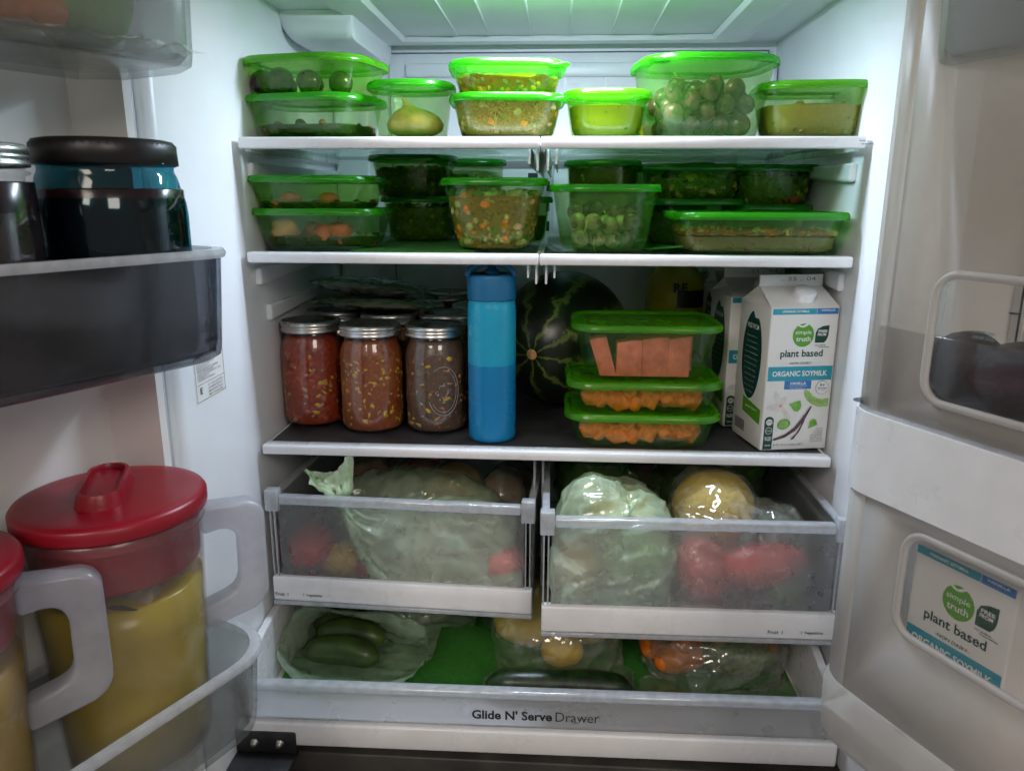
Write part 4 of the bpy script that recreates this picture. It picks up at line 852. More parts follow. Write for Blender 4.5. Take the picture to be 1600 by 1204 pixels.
# ================================================================ milk cartons
def carton():
    wd = .096; hh = .197; g = .221; top = .2365
    t = thing('milk_carton', 'x', 'carton', group='soymilk cartons')
    V = [(0, 0, 0), (wd, 0, 0), (wd, wd, 0), (0, wd, 0), (0, 0, hh), (wd, 0, hh), (wd, wd, hh), (0, wd, hh)]
    bdy = put('body', (V, [(0, 3, 2, 1), (0, 1, 5, 4), (1, 2, 6, 5), (2, 3, 7, 6), (3, 0, 4, 7)]), 'paper_white', t, smooth=True); bevel(bdy, .0022, 3)
    m = wd/2
    V = [(0, 0, hh), (wd, 0, hh), (wd, wd, hh), (0, wd, hh), (.003, m-.002, g), (wd-.003, m-.002, g), (wd-.003, m+.002, g), (.003, m+.002, g), (.028, m, g-.008), (wd-.028, m, g-.008)]
    put('gable', (V, [(0, 1, 5, 4), (2, 3, 7, 6), (3, 0, 8), (0, 4, 8), (7, 3, 8), (1, 2, 9), (5, 1, 9), (2, 6, 9)]), 'paper_white', t, smooth=False)
    fin = box('top_fin', (.002, wd-.002, m-.0018, m+.0018, g-.001, top), 'paper_white', t, .0012)
    cp = put('cap', lathe([(.0150, -.002), (.0150, .001), (.0142, .0012), (.0142, .010), (.0132, .0115), (.002, .0117)], 40), 'cap_white', t, (m+.006, m*.42, hh+.0118), (math.atan2(g-hh, m), 0, 0))
    y = -.0004
    def q(name, x0, x1, z0, z1, mat, yy=y): return flat(name, [(x0, z0), (x1, z0), (x1, z1), (x0, z1)], mat, bdy, yy)
    q('blue_band', .0022, .0635, .1885, .1962, 'teal'); q('blue_band', .064, wd-.0022, .1885, .1962, 'blue_print')
    text('ORGANIC SOYMILK', 'white_print', (.034, y*1.8, .1925), bdy, .038, .0030, .02); text('VANILLA', 'white_print', (.079, y*1.8, .1937), bdy, .020, .0026, .02)
    # logo disc, leaf and lettering
    flat('logo_disc', ellipse(.0475, .1605, .0150, .0158), 'green_print', bdy, y)
    flat('logo_leaf', ellipse(.0490, .1735, .0052, .0014, 14, .45), 'white_print', bdy, y*1.8); flat('logo_leaf', ellipse(.0425, .1728, .0038, .0012, 14, -.35), 'white_print', bdy, y*1.8)
    text('simple', 'white_print', (.0472, y*1.8, .1638), bdy, .0225, .0068, .006); text('truth', 'white_print', (.0478, y*1.8, .1555), bdy, .0205, .0066, .014)
    lf = [(.0645, .1500), (.0780, .1500), (.0812, .1540), (.0830, .1600), (.0833, .1735), (.0740, .1722), (.0672, .1690), (.0645, .1630)]
    flat('leaf_badge', lf, 'dark_green_print', bdy, y)
    text('FREE', 'white_print', (.0745, y*1.8, .1655), bdy, .0125, .0036, .03); text('FROM', 'white_print', (.0735, y*1.8, .1610), bdy, .0120, .0036, .03)
    text('NO Artificial', 'text_green', (.0725, y, .1465), bdy, .0150, .0018, .02); text('Preservatives', 'text_green', (.078, y, .1440), bdy, .0160, .0018, .02)
    text('plant based', 'text_green', (.0475, y, .1345), bdy, .0600, .0125, .022); text('-NON DAIRY-', 'text_green', (.0475, y, .1225), bdy, .0330, .0034, .012)
    q('title_band', .0022, wd-.0022, .0985, .1180, 'teal'); text('ORGANIC SOYMILK', 'white_print', (.0475, y*1.8, .1083), bdy, .0780, .0075, .025)
    q('flavour_band', .0270, .0655, .0865, .0984, 'blue_print'); text('VANILLA', 'white_print', (.0462, y*1.8, .0947), bdy, .0235, .0042, .025)
    text('naturally flavored with', 'white_print', (.0462, y*1.8, .0908), bdy, .026, .0017); text('other natural flavors', 'white_print', (.0462, y*1.8, .0884), bdy, .022, .0016)
    flat('protein_ring', ellipse(.0815, .0880, .0092, .0096), 'text_green', bdy, y); flat('protein_disc', ellipse(.0815, .0880, .0087, .0091), 'white_print', bdy, y*1.7)
    text('6g', 'text_green', (.0815, y*2.4, .0915), bdy, .0070, .0050, .02); text('PROTEIN', 'text_green', (.0815, y*2.4, .0870), bdy, .0125, .0020, .03); text('per serving', 'text_green', (.0815, y*2.4, .0842), bdy, .010, .0014)
    for a, l_, wv in ((2.0, .022, .0085), (3.3, .020, .0090), (1.1, .014, .008), (4.1, .012, .006), (5.4, .024, .0055)):
        cx, cz = .0240, .0640; flat('petal', ellipse(cx+math.cos(a)*l_*.5, cz+math.sin(a)*l_*.5, l_*.52, wv*.5, 18, a), 'petal_print', bdy, y*(1+.2*a))
    flat('petal', ellipse(.0240, .0640, .0022, .0026, 10), 'peach_flesh', bdy, y*2.4)
    flat('green_bean', [(.036, .066), (.052, .071), (.054, .064), (.053, .058), (.049, .055), (.044, .056)], 'bean_print', bdy, y*2.4)
    flat('green_bean', ellipse(.0310, .0375, .0095, .0075, 22, .25), 'bean_print', bdy, y*2.4); flat('green_bean', ellipse(.0305, .0378, .0065, .0048, 18, .25), 'pod_print', bdy, y*2.8)
    flat('green_bean', [(.067, .030), (.080, .035), (.078, .042), (.074, .044), (.069, .042)], 'bean_print', bdy, y*2.4)
    flat('bean_pod', [(.056, .080), (.060, .072), (.068, .065), (.078, .061), (.0925, .061), (.0925, .073), (.084, .0715), (.076, .073), (.069, .077), (.063, .084), (.057, .086)], 'pod_print', bdy, y*1.5)
    flat('vanilla_pod', [(.0165, .0150), (.019, .0145), (.034, .0185), (.048, .0275), (.060, .042), (.0690, .061), (.0675, .0625), (.058, .047), (.046, .0320), (.033, .0225), (.018, .0175)], 'vanilla_print', bdy, y*3.1)
    flat('vanilla_pod', [(.0430, .0145), (.047, .0165), (.054, .026), (.060, .040), (.061, .049), (.0575, .050), (.0578, .046), (.056, .036), (.050, .024), (.043, .0165)], 'vanilla_print', bdy, y*3.5)
    q('certificate_strip', .0035, .0165, .0022, .0430, 'dark_green_print'); flat('certificate_strip', ellipse(.0100, .0430, .0065, .0058, 20), 'dark_green_print', bdy, y*1.3)
    flat('seal', ellipse(.0100, .0408, .0046, .0046, 18), 'petal_print', bdy, y*2.2); text('USDA', 'text_green', (.0100, y*2.8, .0418), bdy, .0060, .0020, .02)
    flat('seal', ellipse(.0100, .0290, .0050, .0050, 18), 'petal_print', bdy, y*2.2); flat('seal', ellipse(.0100, .0290, .0042, .0042, 18), 'dark_green_print', bdy, y*2.6); text('NON GMO', 'white_print', (.0100, y*3, .0290), bdy, .0066, .0017, .02)
    text('GLUTEN', 'white_print', (.0100, y*2.2, .0190), bdy, .0100, .0024, .02); text('FREE', 'white_print', (.0100, y*2.2, .0160), bdy, .0080, .0024, .02); text('VEGAN', 'white_print', (.0100, y*2.2, .0080), bdy, .0080, .0020, .02)
    text('64 FL OZ (1/2 GAL) 1.89 L', 'text_green', (.0400, y, .0075), bdy, .0430, .0040, .0)
    for i in range(7): text(['ENLARGED', 'TO SHOW', 'TEXTURE AND', 'KEEP', 'REFRIGERATED', 'SHAKE WELL', 'ULTRA PASTEURIZED'][i], 'ink_grey', (.0835-.001*min(i, 4), y*3, .0300-.0030*i), bdy, .010+.002*min(i, 4), .0017)
    # left side print
    SD = (rad(90), 0, rad(-90)); x = -.0004
    sp = [(x, wd/2+a, b) for a, b in ellipse(.0, .125, .030, .062, 30)]
    sp = [(x, p[1], min(p[2], .178) if p[1] < wd/2 else p[2]) for p in sp]
    put('side_panel_print', (sp, [tuple(range(len(sp)))]), 'text_green', bdy, smooth=False)
    text('FREE FROM', 'white_print', (x*1.9, wd/2, .166), bdy, .034, .007, .012, SD)
    for i in range(11): text('free of artificial colors and flavors'[i:i+22-(i % 4)*2], 'petal_print', (x*1.9, wd/2+.001, .152-.0078*i), bdy, .042-.0025*abs(i-4), .0022, 0, SD)
    put('side_block_print', ([(x, .008, .035), (x, .064, .042), (x, .064, .064), (x, .008, .056)], [(0, 1, 2, 3)]), 'green_print', bdy, smooth=False)
    text('plant based', 'white_print', (x*1.9, .036, .052), bdy, .036, .005, 0, SD); text('|||||||||||', 'ink', (x, .070, .02), bdy, .03, .016, .03, SD)
    return t, wd
ct, cw = carton()
text('.. 25 .. 04', 'ink_grey', (.058, cw/2-.0019, .2305), ct.children[2], .05, .005)
text('USE BY DATE', 'text_green', (.020, .0165, .2062), ct.children[1], .018, .0025, .02, (rad(26.6), 0, 0)); text('SHAKE WELL', 'text_green', (.019, .0205, .2082), ct.children[1], .016, .0025, .02, (rad(26.6), 0, 0))
CART = [ct]
ct.location = (.301, .012, .0003); ct.rotation_euler = (0, 0, rad(11))
ct['label'] = 'half gallon white soymilk carton, front one on the dark shelf'
for i, (x, y, a, lab) in enumerate(((.273, .125, 6, 'soymilk carton directly behind the front one, second in the row'), (.277, .235, 4, 'soymilk carton third in the row along the right wall'), (.283, .345, 2, 'rearmost soymilk carton against the back wall'))):
    c = copy_tree(ct); c.location = (x, y, .0003); c.rotation_euler = (0, 0, rad(a)); c['label'] = lab

# ================================================================ doors
TH = rad(26)
def dmat(side):
    d = Vector((side*math.sin(TH), -math.cos(TH), 0)); n = Vector((-side*math.cos(TH), -math.sin(TH), 0))
    x = d if side < 0 else -d; return math.atan2(x.y, x.x)
def dpt(side, s, off, z):
    return (side*.43 + s*side*math.sin(TH) - off*side*math.cos(TH), -.235 - s*math.cos(TH) - off*math.sin(TH), z)
def dthing(name, label, cat, side, group=None, z=0): return thing(name, label, cat, dpt(side, 0, 0, z), dmat(side), group)
def sx(side, pts): return [((p[0] if side < 0 else -p[0]),) + tuple(p[1:]) for p in pts]
def dbox(name, b, mat, parent, side, bev=.002):
    x0, x1 = (b[0], b[1]) if side < 0 else (-b[1], -b[0]); return box(name, (x0, x1)+tuple(b[2:]), mat, parent, bev)
for side, lab in ((-1, 'left refrigerator door swung open, seen from inside'), (1, 'right refrigerator door swung open, seen from inside')):
    t = dbox('door', (-.055, .44, -.075, -.012, -.06, 1.05), 'door_liner', fr, side, .01); p_ = dpt(side, 0, 0, -.36); t.location = (p_[0], p_[1], p_[2]+.5); t.rotation_euler = (0, 0, dmat(side)); t['label'] = lab
    dbox('inner_liner', (-.012, .40, -.0118, 0, -.02, 1.02), 'door_liner', t, side, .004)
    V, F = loft([[(s, o_, z) for s, o_ in ((-.012, 0), (-.006, .035), (.000, .045), (.008, .045), (.020, .030), (.034, 0.0))] for z in (-.02, 1.02)]); V = sx(side, V)
    autosmooth(put('liner_ridge', (V, F if side < 0 else [f[::-1] for f in F]), 'door_liner', t), 50)
    dbox('flange', (-.050, -.034, -.0118, -.004, -.05, 1.03), 'trim', t, side, .002)
    dbox('gasket', (-.033, -.020, -.0118, .004, -.04, 1.03), 'gasket_grey', t, side, .003)
    dbox('gasket_lip', (-.0195, -.0135, -.0118, -.002, -.04, 1.03), 'gasket_grey', t, side, .002)
    if side < 0:
        dbox('liner_step', (.17, .40, .0002, .010, -.01, 1.01), 'door_liner', t, side, .006)
    else:
        for s0 in (.006, .045, .08, .12): dbox('liner_rib', (s0, s0+.004, .0002, .003, .3, 1.0), 'door_liner', t, side, .001)
        dbox('liner_seam', (-.01, .30, .0002, .0016, .594, .5955), 'seam', t, side, 0); dbox('liner_seam', (.043, .0446, .0017, .0026, .54, .66), 'seam', t, side, 0)
# ---- open bins: plan with rounded front corners, walls leaning slightly outwards
def plan(s0, s1, o0, o1, r, n=7):
    p = [(s0, o0)]
    for i in range(n+1): a = rad(180-90*i/n); p.append((s0+r+r*math.cos(a), o1-r+r*math.sin(a)))
    for i in range(n+1): a = rad(90-90*i/n); p.append((s1-r+r*math.cos(a), o1-r+r*math.sin(a)))
    p.append((s1, o0)); return p
def door_bin(side, label, z0, z1, mat, rim='clear_edge', lean=.004, s0=0., s1=.40, o1=.166, r=.045, rimh=.008, thick=.003, floor=True, group='door bins'):
    t = dthing('door_bin', label, 'door bin', side, group, z0); h = z1-z0
    def P(k, inset, z): return [(x, y, z) for x, y in plan(s0+inset-k, s1-inset+k, .012+inset, o1-inset+k, r)]
    R = [P(-.006, 0, 0), P(-.001, 0, .004), P(0, 0, .012), P(lean*.5, 0, h*.5), P(lean, 0, h-rimh), P(lean, thick, h-rimh), P(lean*.5, thick, h*.5), P(0, thick, .012), P(-.004, thick, .006)]
    V, F = loft(R, True, True); V = sx(side, V); F = F if side > 0 else [f[::-1] for f in F]
    autosmooth(put('tray', (V, F), mat, t), 50)
    R = [P(lean+.0025, 0, h-rimh+.0002), P(lean+.0035, 0, h-rimh*.5), P(lean+.002, 0, h), P(lean, thick+.002, h), P(lean, thick+.002, h-rimh+.0002)]
    V, F = loft(R, False, False); k = len(R[0]); V = sx(side, V); F += [tuple((4*k+j, 4*k+(j+1) % k, (j+1) % k, j)) for j in range(k)]
    autosmooth(put('rim', (V, F if side > 0 else [f[::-1] for f in F]), rim, t), 40); return t
door_bin(-1, 'frosted top bin of the left door holding bagged produce', .444, .60, 'bin_grey', 'clear_edge')
door_bin(-1, 'smoky translucent middle bin of the left door holding two dark jars', .190, .292, 'bin_smoke', 'clear_edge', s0=-.004)
door_bin(-1, 'pale translucent bottom bin of the left door holding the two pitchers', -.205, -.112, 'bin_grey', 'clear_edge', s0=-.004, o1=.176, r=.055)
# produce in the top left bin
o = put('carrot', tube([dpt(-1, .13+.045*k, .085+.004*k, .470+.004*math.sin(k)) for k in range(7)], [.014, .017, .018, .017, .015, .011, .004], 14), 'carrot', None, sub=1); tag(o, 'thick carrot lying in the top bin of the left door', 'carrot')
o = put('carrot', tube([dpt(-1, .10+.045*k, .125, .474+.008*k/7) for k in range(7)], [.012, .016, .018, .016, .014, .010, .004], 14), 'carrot', None, sub=1); tag(o, 'carrot at the front of the top bin of the left door', 'carrot')
o = put('green_pepper', blob(.040, .040, .045, .08, 1.2, ICO3, 3, 4, .25), 'cabbage', None, dpt(-1, .072, .095, .498)); tag(o, 'pale green rounded vegetable in the top left door bin', 'vegetable')
P = sheet(0, 0, 0, .30, .17, 36, 26, 0); c = dpt(-1, .17, .095, .545); a = dmat(-1)
P = np.stack([c[0]+P[..., 0]*math.cos(a)-P[..., 1]*math.sin(a), c[1]+P[..., 0]*math.sin(a)+P[..., 1]*math.cos(a), c[2]+P[..., 2]], -1)
sol = [(dpt(-1, .13+.06*k, .10, .472), (.024, .024, .022)) for k in range(4)]
P = relax(P, .30/35*1.1, .17/25*1.1, False, sol, .452, None, None, 60, 5, seed=3)
bag_obj('produce_bag', P, 'bag_clear', 'crumpled clear bag over the carrots in the top left door bin')
# ---- jars in the middle bin
def door_jar(label, s, off, R, h, glass, liq, level, z=.1965):
    t = thing('mason_jar', label, 'jar', dpt(-1, s, off, z), 0); rn = R*.86
    put('glass', lathe([(R*.8, 0), (R*.95, .003), (R, .014), (R, h-.062), (R*.985, h-.052), (R*.94, h-.042), (rn+.002, h-.030), (rn, h-.026), (rn, h-.022), (rn+.004, h-.0205), (rn+.0045, h-.019), (rn+.001, h-.0175), (rn-.001, h-.004)], 64, True, False), glass, t)
    put('liquid', lathe([(R*.78, .004), (R*.94, .007), (R*.972, .015), (R*.972, h-.063), (R*.965, h-level-.001), (R*.95, h-level), (.01, h-level)], 48), 'dark_juice', t); return t, rn
t, rn = door_jar('blue glass jar of black liquid with a wide black lid', .068, .098, .062, .188, 'blue_glass', 0, .040)
ld = put('lid', lathe([(rn+.0035, .1675), (rn+.0045, .168), (rn+.0035, .184), (rn+.001, .1875), (rn-.004, .1885), (.002, .1885)], 96), 'black_plastic', t)
put('lid_ridge', knurl(rn+.0030, .1735, .1850, 120, .0008), 'black_plastic', ld)
me = textmesh('Ball', 'blue_glass', .034, .018, -.02); a0 = rad(-62)
def wrap_text(me, R, a0, z0, shear=.45):
    for v in me.vertices: x = v.co.x + v.co.y*shear; zz = v.co.y + x*.12; p = cyl(R, a0, x, z0+zz); v.co = p
wrap_text(me, .0624, rad(-4), .112); link('embossing', me, t)
t, rn = door_jar('dark jar with silver band lid at the left picture edge', .196, .100, .058, .178, 'jar_glass', 0, .026)
ring_lid(t, .1785, rn+.004)
# ---- pitchers in the bottom bin
def pitcher(label, s, off, z, tea, amber=False):
    t = thing('pitcher', label, 'pitcher', dpt(-1, s, off, z), rad(33), 'red lidded pitchers'); h = .250; R0, R1 = .066, .0775
    def rz(q): return R0+(R1-R0)*q/h
    th = .0018
    bd_ = put('body', lathe([(R0-.008, 0), (R0-.002, .001), (R0, .005)]+[(rz(q), q) for q in np.linspace(.02, h-.012, 6)]+[(R1+.0022, h-.0115), (R1+.0028, h-.009), (R1+.0028, h-.001), (R1+.001, h), (R1-.001, h-.001)]+[(rz(q)-th, q) for q in np.linspace(h-.012, .006, 6)]+[(R0-.012, .004)], 72), 'pitcher_wall', t)
    put('tea', lathe([(R0-.010, .0045), (rz(.01)-th-.0006, .008)]+[(rz(q)-th-.0006, q) for q in np.linspace(.03, .180, 5)]+[(R1-.012, .1803), (.005, .1803)], 56), tea, t)
    ld = put('lid', lathe([(R1+.001, h+.0008), (R1+.0048, h+.0005), (R1+.0056, h+.003), (R1+.0056, h+.0125), (R1+.0035, h+.0155), (R1-.002, h+.0165), (R1-.010, h+.0160), (.002, h+.0158)], 72, True, True), 'red_plastic', t)
    put('plug', lathe([(rz(h-.05)-th-.0028, h-.052), (rz(h-.05)-th-.0018, h-.050), (rz(h-.004)-th-.0012, h-.004), (rz(h-.004)-th-.0012, h+.0006)], 64, True, False), 'red_plastic', ld)
    # oblong grip with sunken top
    zt = h+.0162; G = [(rr(.042, .100, .020), zt-.001), (rr(.040, .098, .0195), zt+.003), (rr(.037, .095, .018), zt+.011), (rr(.035, .093, .0172), zt+.013), (rr(.030, .088, .0148), zt+.013), (rr(.0285, .0865, .014), zt+.0115), (rr(.028, .086, .0136), zt+.0075)]
    V, F = loft([[(x, y, z_) for x, y in pl] for pl, z_ in G]); autosmooth(put('grip', (V, F), 'red_plastic', ld, (-.004, .010, 0), (0, 0, rad(-10))), 45)
    # handle: flat hollow section swept in a D
    ho, hi = .057, .031; path = []
    zt_, zb = h-.014, h-.128
    outer = [(R1-.004, zt_+.006), (R1+ho-.014, zt_+.003), (R1+ho-.005, zt_-.001), (R1+ho, zt_-.010), (R1+ho-.001, zb+.016), (R1+ho-.006, zb+.006), (R1+ho-.016, zb-.001), (rz(zb)-.003, zb-.014)]
    inner = [(R1-.004, zt_-.024), (R1+.014, zt_-.021), (R1+.024, zt_-.024), (R1+hi-.001, zt_-.034), (R1+hi-.002, zb+.034), (R1+.024, zb+.024), (R1+.014, zb+.019), (rz(zb)-.003, zb+.012)]
    rings = []
    for (ox, oz), (ix, iz) in zip(outer, inner): rings.append([(ox, -.0125, oz), (ox, .0125, oz), (ix, .0125, iz), (ix, -.0125, iz)])
    V, F = loft(rings); o = put('handle', (V, F), 'handle_frost', t); bevel(o, .005, 3, 25)
    rng = random.Random(int(s*1000))
    for k in range(5):
        a = rng.uniform(-2.4, .4); q = .178+rng.uniform(-.006, .004); rad_ = rng.uniform(.040, .058)
        b = put('tea_bag', blob(.022, .016, .004, .2, 2, ICO3, k), 'tea_bag' if k % 2 == 0 else 'tea_leaf', t, (rad_*math.cos(a), rad_*math.sin(a), q), (rng.uniform(-.9, .9), rng.uniform(-.4, .4), rng.uniform(0, 3)))
    return t
pitcher('red lidded pitcher of yellow tea, fully visible in the left door bin', .098, .090, -.1975, 'tea')
pitcher('red lidded pitcher of amber tea, cut off by the left picture edge', .272, .090, -.1975, 'tea_amber')
# ---- right door: tall frosted case with windows, white band, and bins
case = dthing('door_case', 'tall frosted inner case of the right door with two windows', 'door case', 1, None, -.19)
def case_panel(name, z0, z1, win, mat, o1=.160, s1=.40, parent=None):
    """front sheet with rounded vertical edge and an opening with rounded corners"""
    r = .040; edge = [(-.002, .02), (-.002, .06), (-.002, o1-r)] + [(-.002+r+r*math.cos(rad(180-90*i/8)), o1-r+r*math.sin(rad(180-90*i/8))) for i in range(1, 9)]
    cols = edge
    if win is None:
        cols = edge+[(s1, o1)]; V = [(s, o_, z) for z in (z0, z1) for s, o_ in cols]; k = len(cols); F = [(j, j+1, k+j+1, k+j) for j in range(k-1)]
    else:
        a, b, c, d_ = win
        k = len(edge); V = [(s, o_, z) for z in (z0, z1) for s, o_ in edge]; F = [(j, j+1, k+j+1, k+j) for j in range(k-1)]
        w_ = [(x+(a+b)/2, o1, y+(c+d_)/2) for x, y in rr(b-a, d_-c, .018, 6)]          # ccw from +x,+z corner
        sx_, e0, e1 = edge[-1][0], z0, z1; n0 = len(V)
        m = len(w_); V += w_+[(s1, o1, e1), (sx_, o1, e1), (sx_, o1, e0), (s1, o1, e0)]; qd = [j//7 for j in range(m)]
        for j in range(m):
            q = (j+1) % m; A, B_ = n0+m+qd[j], n0+m+qd[q]; F.append((n0+j, n0+q, A) if A == B_ else (n0+j, n0+q, B_, A))
    V = sx(1, V); o = put(name, (V, F), mat, parent or case, (0, 0, .19)); sm = o.modifiers.new('thick', 'SOLIDIFY'); sm.thickness = .003; sm.offset = 0; autosmooth(o, 50)
    if win:
        a, b, c, d_ = win
        ringp = [(-(x+(a+b)/2), o1+.002, y+(c+d_)/2) for x, y in rr(b-a+.002, d_-c+.002, .019, 6)]
        V, F = tube(ringp+ringp[:2], .0034, 8, False); put('window_frame', (V, F), 'panel_frost', o)
        pp = [(-(x+(a+b)/2), o1-.0005, y+(c+d_)/2) for x, y in rr(b-a-.0005, d_-c-.0005, .0178, 6)]
        put('window_pane', (pp, [tuple(range(len(pp)))]), 'window_clear', o)
    return o
case_panel('upper_panel', .158, .640, (.082, .37, .180, .281), 'panel_haze')
case_panel('lower_panel', -.118, .079, (.086, .37, -.028, .064), 'panel_frost')
V, F = loft([[(x, y, z) for x, y in plan(-.004, .40, .010, .164, .040)] for z in (.0795, .083, .150, .154)]); V = sx(1, V); autosmooth(put('white_band', (V, F), 'trim', case, (0, 0, .19)), 50)
V, F = loft([[(x, y, z) for x, y in plan(-.004+k, .40, .010, .163-k, .040)] for z, k in ((.1542, .001), (.1578, .002))]); V = sx(1, V); autosmooth(put('clear_strip', (V, F), 'clear_edge', case, (0, 0, .19)), 50)
R = [[(x, y, z) for x, y in plan(-.004+k, .40-k, .012, .166-k, .040)] for z, k in ((-.190, .016), (-.186, .006), (-.176, .001), (-.15, 0), (-.124, .0), (-.1185, .003))]; V, F = loft(R, True, True); V = sx(1, V)
autosmooth(put('base_tray', (V, F), 'panel_frost', case, (0, 0, .19)), 50)
box('base_floor', (-.38, -.006, .016, .150, -.163+.19, -.161+.19), 'door_liner', case, .001)
box('case_floor', (-.38, -.006, .012, .156, .1582+.19, .161+.19), 'bin_smoke', case, .001)
box('basket_wall', (-.38, -.012, .138, .141, .1615+.19, .228+.19), 'bin_smoke', case, .001)
door_bin(1, 'grey frosted top bin at the upper right picture corner', .436, .60, 'bin_grey', 'clear_edge', s0=.052, o1=.172, r=.02)
# carton seen through the lower window
c = copy_tree(ct); c.location = dpt(1, .063, .120, -.1605); a = dmat(1); c.rotation_euler = (0, 0, math.atan2(-math.cos(TH), math.sin(TH))); c['label'] = 'soymilk carton behind the lower window of the right door'
for i, (s, off, z, a, lab) in enumerate(((.058, .085, .196, .3, 'dark avocado nearest the hinge behind the right door window'), (.118, .098, .197, .9, 'large dark avocado in the middle of the right door window'), (.125, .045, .203, .2, 'avocado at the back of the right door basket, tip showing above'), (.185, .085, .196, 1.8, 'avocado at the right picture edge behind the door window'))):
    V = [(x*(1-.22*y/.05), y, z_*(1-.22*y/.05)) for x, y, z_ in blob(.031, .043, .031, .04, 2, ICO3, i)[0]]
    tag(put('avocado', (V, ICO3[1]), 'avocado', None, dpt(1, s, off, z), (.2, 0, a+dmat(1))), lab, 'avocado', 'avocados in the right door')

# ================================================================ produce and bags in the drawers
def veg(name, label, cat, loc, r3, mat, rot=(0, 0, 0), lump=.06, lobes=0, dent=0, seed=0, group=None, stem=None):
    t = thing(name, label, cat, loc, 0, group, rot)
    put('flesh', blob(r3[0], r3[1], r3[2], lump, 1.6, ICO3, seed, lobes, dent), mat, t)
    if stem:
        put('stem', tube([(0, 0, r3[2]*(.82 if dent else .97)), (.001, 0, r3[2]*1.05), (.004, .001, r3[2]*1.22)], [.003, .0022, .0028], 8), stem, t)
    return t
def tied_bag(label, pts, m, lu, lv, mat, solids, floor, bounds, tie_row, seed, steps=110, k=9, squash=.8, press=.0002, pinrows=(), nm='produce_bag', group='plastic produce bags'):
    Q = resample(pts, int(len(pts) and pts_n)) if False else np.array(pts)
    P = tube_grid(Q[:, :3], Q[:, 3], m, squash, .45, k, seed)
    pin = np.zeros(P.shape[:2], bool)
    for r_ in pinrows: pin[r_] = True
    if tie_row is not None:
        th = np.linspace(0, 2*np.pi, m, endpoint=False)
        for r_ in range(tie_row+1, len(P)):
            u = (r_-tie_row)/(len(P)-1-tie_row); c = Q[r_, :3]; w_ = .008+.024*u**.7
            P[r_, :, 0] = c[0]+np.cos(th)*w_*(1+.10*np.sin(5*th))-.006*u; P[r_, :, 1] = c[1]+np.sin(th)*(.004+.006*u)+.004*np.sin(4*th+1)*u; P[r_, :, 2] = c[2]+u*(.013*np.cos(th)+.010*np.cos(2*th+.6)-.004)
    ties = [(tie_row, Q[tie_row, :3], .010)] if tie_row is not None else []
    P = relax(P, lu, lv, True, solids, floor, bounds, pin, steps, 6, .0006, .84, press, ties, .3, seed)
    return bag_obj(nm, P, mat, label, 'bag', group, True, amp=.0036, freq=12)
def curve(ctrl, n): return resample(ctrl, n)
# ---- left crisper
ZL = -.219
veg('red_apple', 'red apple at the left end of the left crisper', 'apple', (-.337, .018, ZL+.052), (.036, .036, .034), 'red_apple', dent=.2, seed=1, stem='stem', group='apples')
veg('lemon', 'yellow lemon beside the red apple in the left crisper', 'lemon', (-.292, .020, ZL+.034), (.032, .026, .026), 'lemon', (0, 0, .3), seed=2, group='lemons in the left crisper')
veg('plum', 'dark red plum at the front of the left crisper floor', 'plum', (-.250, .018, ZL+.024), (.024, .024, .023), 'plum_red' if 'plum_red' in M else 'red_apple', seed=3)
sol = []
for i, (x, y, z, r, mt, lab) in enumerate(((-.175, .040, .040, .036, 'pink_fruit', 'pinkish apple inside the knotted green bag, left one'), (-.105, .035, .042, .038, 'red_apple', 'reddish apple inside the knotted green bag, middle one'), (-.054, .015, .040, .034, 'pink_fruit', 'pink and yellow apple at the right end of the knotted green bag'), (-.08, .125, .042, .036, 'pink_fruit', 'apple at the rear of the knotted green bag'), (-.15, .14, .06, .04, 'pink_fruit', 'apple deep in the knotted green bag'))):
    veg('apple', lab, 'apple', (x, y, ZL+z), (r, r, r*.95), mt, dent=.15, seed=10+i, group='apples in the knotted bag'); sol.append(((x, y, ZL+z), (r+.002,)*3))
sol += [((-.12, .035, ZL+.085), (.090, .050, .048)), ((-.205, .02, ZL+.095), (.055, .038, .040))]
bb = (-.368, -.022, -.022, .30)
pts = np.vstack([curve([(-.030, .035, ZL+.045, .045), (-.06, .038, ZL+.06, .062), (-.13, .038, ZL+.078, .074), (-.21, .022, ZL+.100, .064), (-.258, .004, ZL+.128, .036), (-.280, -.004, ZL+.143, .010)], 30),
                 curve([(-.282, -.005, ZL+.147, .009), (-.284, -.006, ZL+.157, .022), (-.287, -.008, ZL+.172, .030), (-.291, -.010, ZL+.188, .036)], 8)])
tied_bag('big pale green bag tied in a knot, filling the left crisper', pts, 84, .0098, .0056, 'bag_milky', sol, ZL+.001, bb, 30, 4, 90, 11, pinrows=(33, 34, 35, 36, 37))
# loose film lying behind the knot
sol2 = sol+[((-.20, .13, ZL+.08), (.13, .06, .055))]
P = cover(-.19, .135, .30, .17, 44, 30, sol2, ZL, .05)
P = relax(P, .36/43, .20/29, False, sol2, ZL+.001, (-.368, -.022, .03, .32), None, 80, 5, seed=8)
bag_obj('produce_bag', P, 'bag_pale', 'loose pale bag lying flat behind the knotted one in the left crisper', group='plastic produce bags')
back = (('red_pepper', 'red pepper in a bag at the back left of the left crisper', (-.300, .225, ZL+.070), (.042, .042, .050), 'red_pepper', 4), ('red_pepper', 'red and orange pepper in the middle back of the left crisper', (-.215, .235, ZL+.072), (.044, .040, .048), 'red_pepper', 4),
        ('mango', 'large yellow mango in a thin bag at the back of the left crisper', (-.150, .200, ZL+.075), (.052, .044, .046), 'mango', 0), ('tomato', 'red tomato in a green bag at the back right of the left crisper', (-.066, .205, ZL+.070), (.036, .036, .036), 'red_apple', 0), ('tomato', 'red tomato behind the other at the back right of the left crisper', (-.058, .27, ZL+.065), (.036, .036, .034), 'red_apple', 0))
sb = []
